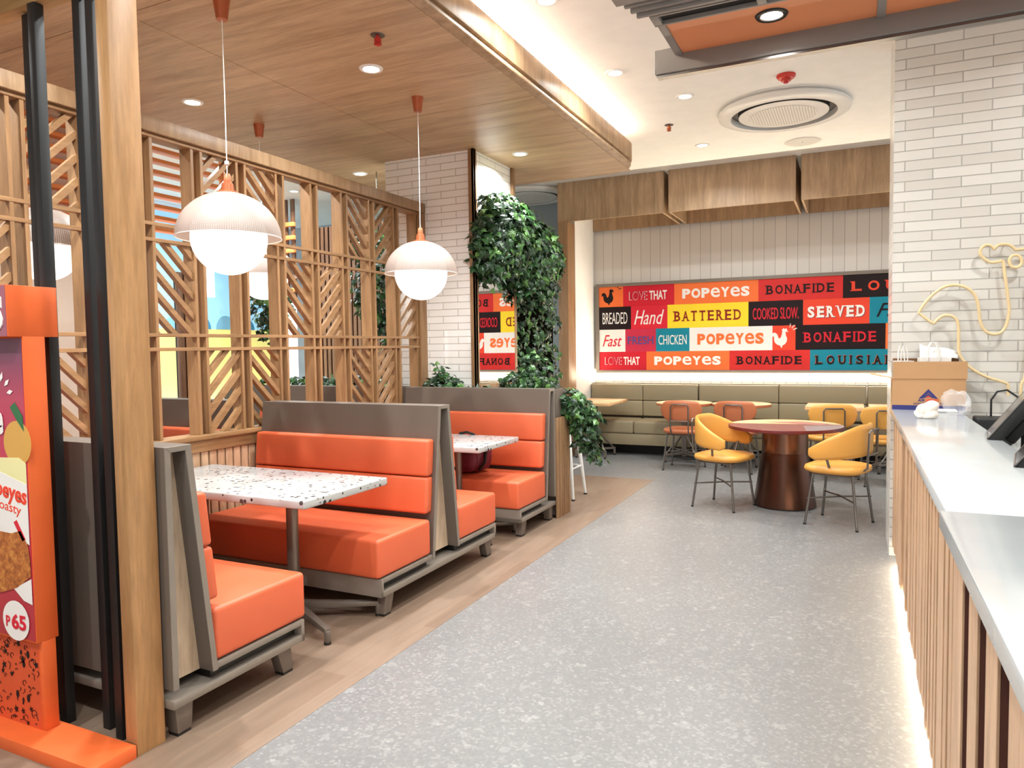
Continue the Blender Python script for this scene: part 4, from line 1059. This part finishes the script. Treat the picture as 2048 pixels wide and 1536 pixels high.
# tissue, napkin, plastic film
def crumple(name, mat, loc, r, label, cat, seed, k=5):
    bm = bmesh.new(); bmesh.ops.create_icosphere(bm, subdivisions=k, radius=1); rr = random.Random(seed)
    dirs = [(Vector((rr.gauss(0,1), rr.gauss(0,1), rr.gauss(0,1))).normalized(), rr.uniform(-.35,.35)) for _ in range(26)]
    folds = [(Vector((rr.gauss(0,1), rr.gauss(0,1), rr.gauss(0,1))).normalized(), rr.uniform(2.2,4.5), rr.uniform(0,6)) for _ in range(9)]
    for v in bm.verts:
        q = .85
        for dv, fq, ph in folds:
            t = (v.co.dot(dv)*fq+ph)/pi % 2; q += .13*(abs(t-1)-.5)*2
        v.co = Vector((v.co.x*r[0]*q, v.co.y*r[1]*q, max(0, (v.co.z*.8+.55)*q)*r[2]))
    me = bpy.data.meshes.new(name); bm.to_mesh(me); bm.free(); me.materials.append(mat)
    o = bpy.data.objects.new(name, me); COL.objects.link(o); o.location = loc; return tag(o, label, cat)
crumple('tissue', plain('tissue paper', 'dccfc4', .8), (.375, 4.85, 1.051), (.065, .055, .06), 'crumpled tissue lying on the counter in front of the carton', 'tissue', 3)
tag(B(-.06,-.05,0,.06,.05,.012).build('napkin_stack', M['white'], bev=.003), 'small white napkin stack on the counter in front of the carton', 'napkins').location = (.52, 5.34, 1.051)
crumple('plastic_film', M['film'], (.57, 5.15, 1.052), (.085, .10, .13), 'crumpled clear plastic film at the back edge of the counter beside the carton', 'plastic film', 6)
# tills
def till(loc, rz, label):
    o = thing('till_terminal', label, 'till', loc, rz, 'black till terminals'); R_ = Matrix.Translation((0,0,.262)) @ Matrix.Rotation(rad(36), 4, 'Y')
    B(.01,-.10,0,.17,.10,.03).build('foot', M['black'], o, bev=.006); B(.04,-.05,.02,.10,.05,.25).build('stand', M['black'], o, bev=.006)
    B(-.02,-.17,-.125,.03,.17,.125).xf(R_).build('housing', M['black'], o, bev=.006)
    B(.03,-.13,-.09,.075,.13,.09).xf(R_).build('rear_shell', M['black'], o, bev=.01)
    B(-.0225,-.165,-.12,-.0205,.165,.12).xf(R_).build('screen', plain('till glass', '4a4440', .12), o)
    m = MB(); m.box(-.0235,-.172,-.127,-.019,-.165,.127); m.box(-.0235,.165,-.127,-.019,.172,.127); m.box(-.0235,-.172,-.127,-.019,.172,-.12); m.box(-.0235,-.172,.12,-.019,.172,.127); m.xf(R_).build('screen_bezel', M['gun'], o)
till((.655, 4.02, .881), rad(-8), 'black till terminal with tilted screen nearest the brick wall')
till((.628, 3.2, .881), rad(-10), 'black till terminal at the edge of the photo, nearer the camera')
rp = thing('receipt_printer', 'black receipt printer behind the counter below the rooster sign', 'printer', (.74, 5.12, .881))
B(-.09,-.09,0,.09,.1,.16).build('case', M['black'], rp, bev=.012, seg=3); B(-.085,-.092,.10,.085,-.088,.14).build('slot', M['blackmetal'], rp)
MB().tube([(.0,.05,.155),(.0,.05,.26),(.03,.05,.31),(.08,.05,.32),(.13,.04,.28),(.16,0,.2)], .006, 8).build('cable', M['black'], rp)
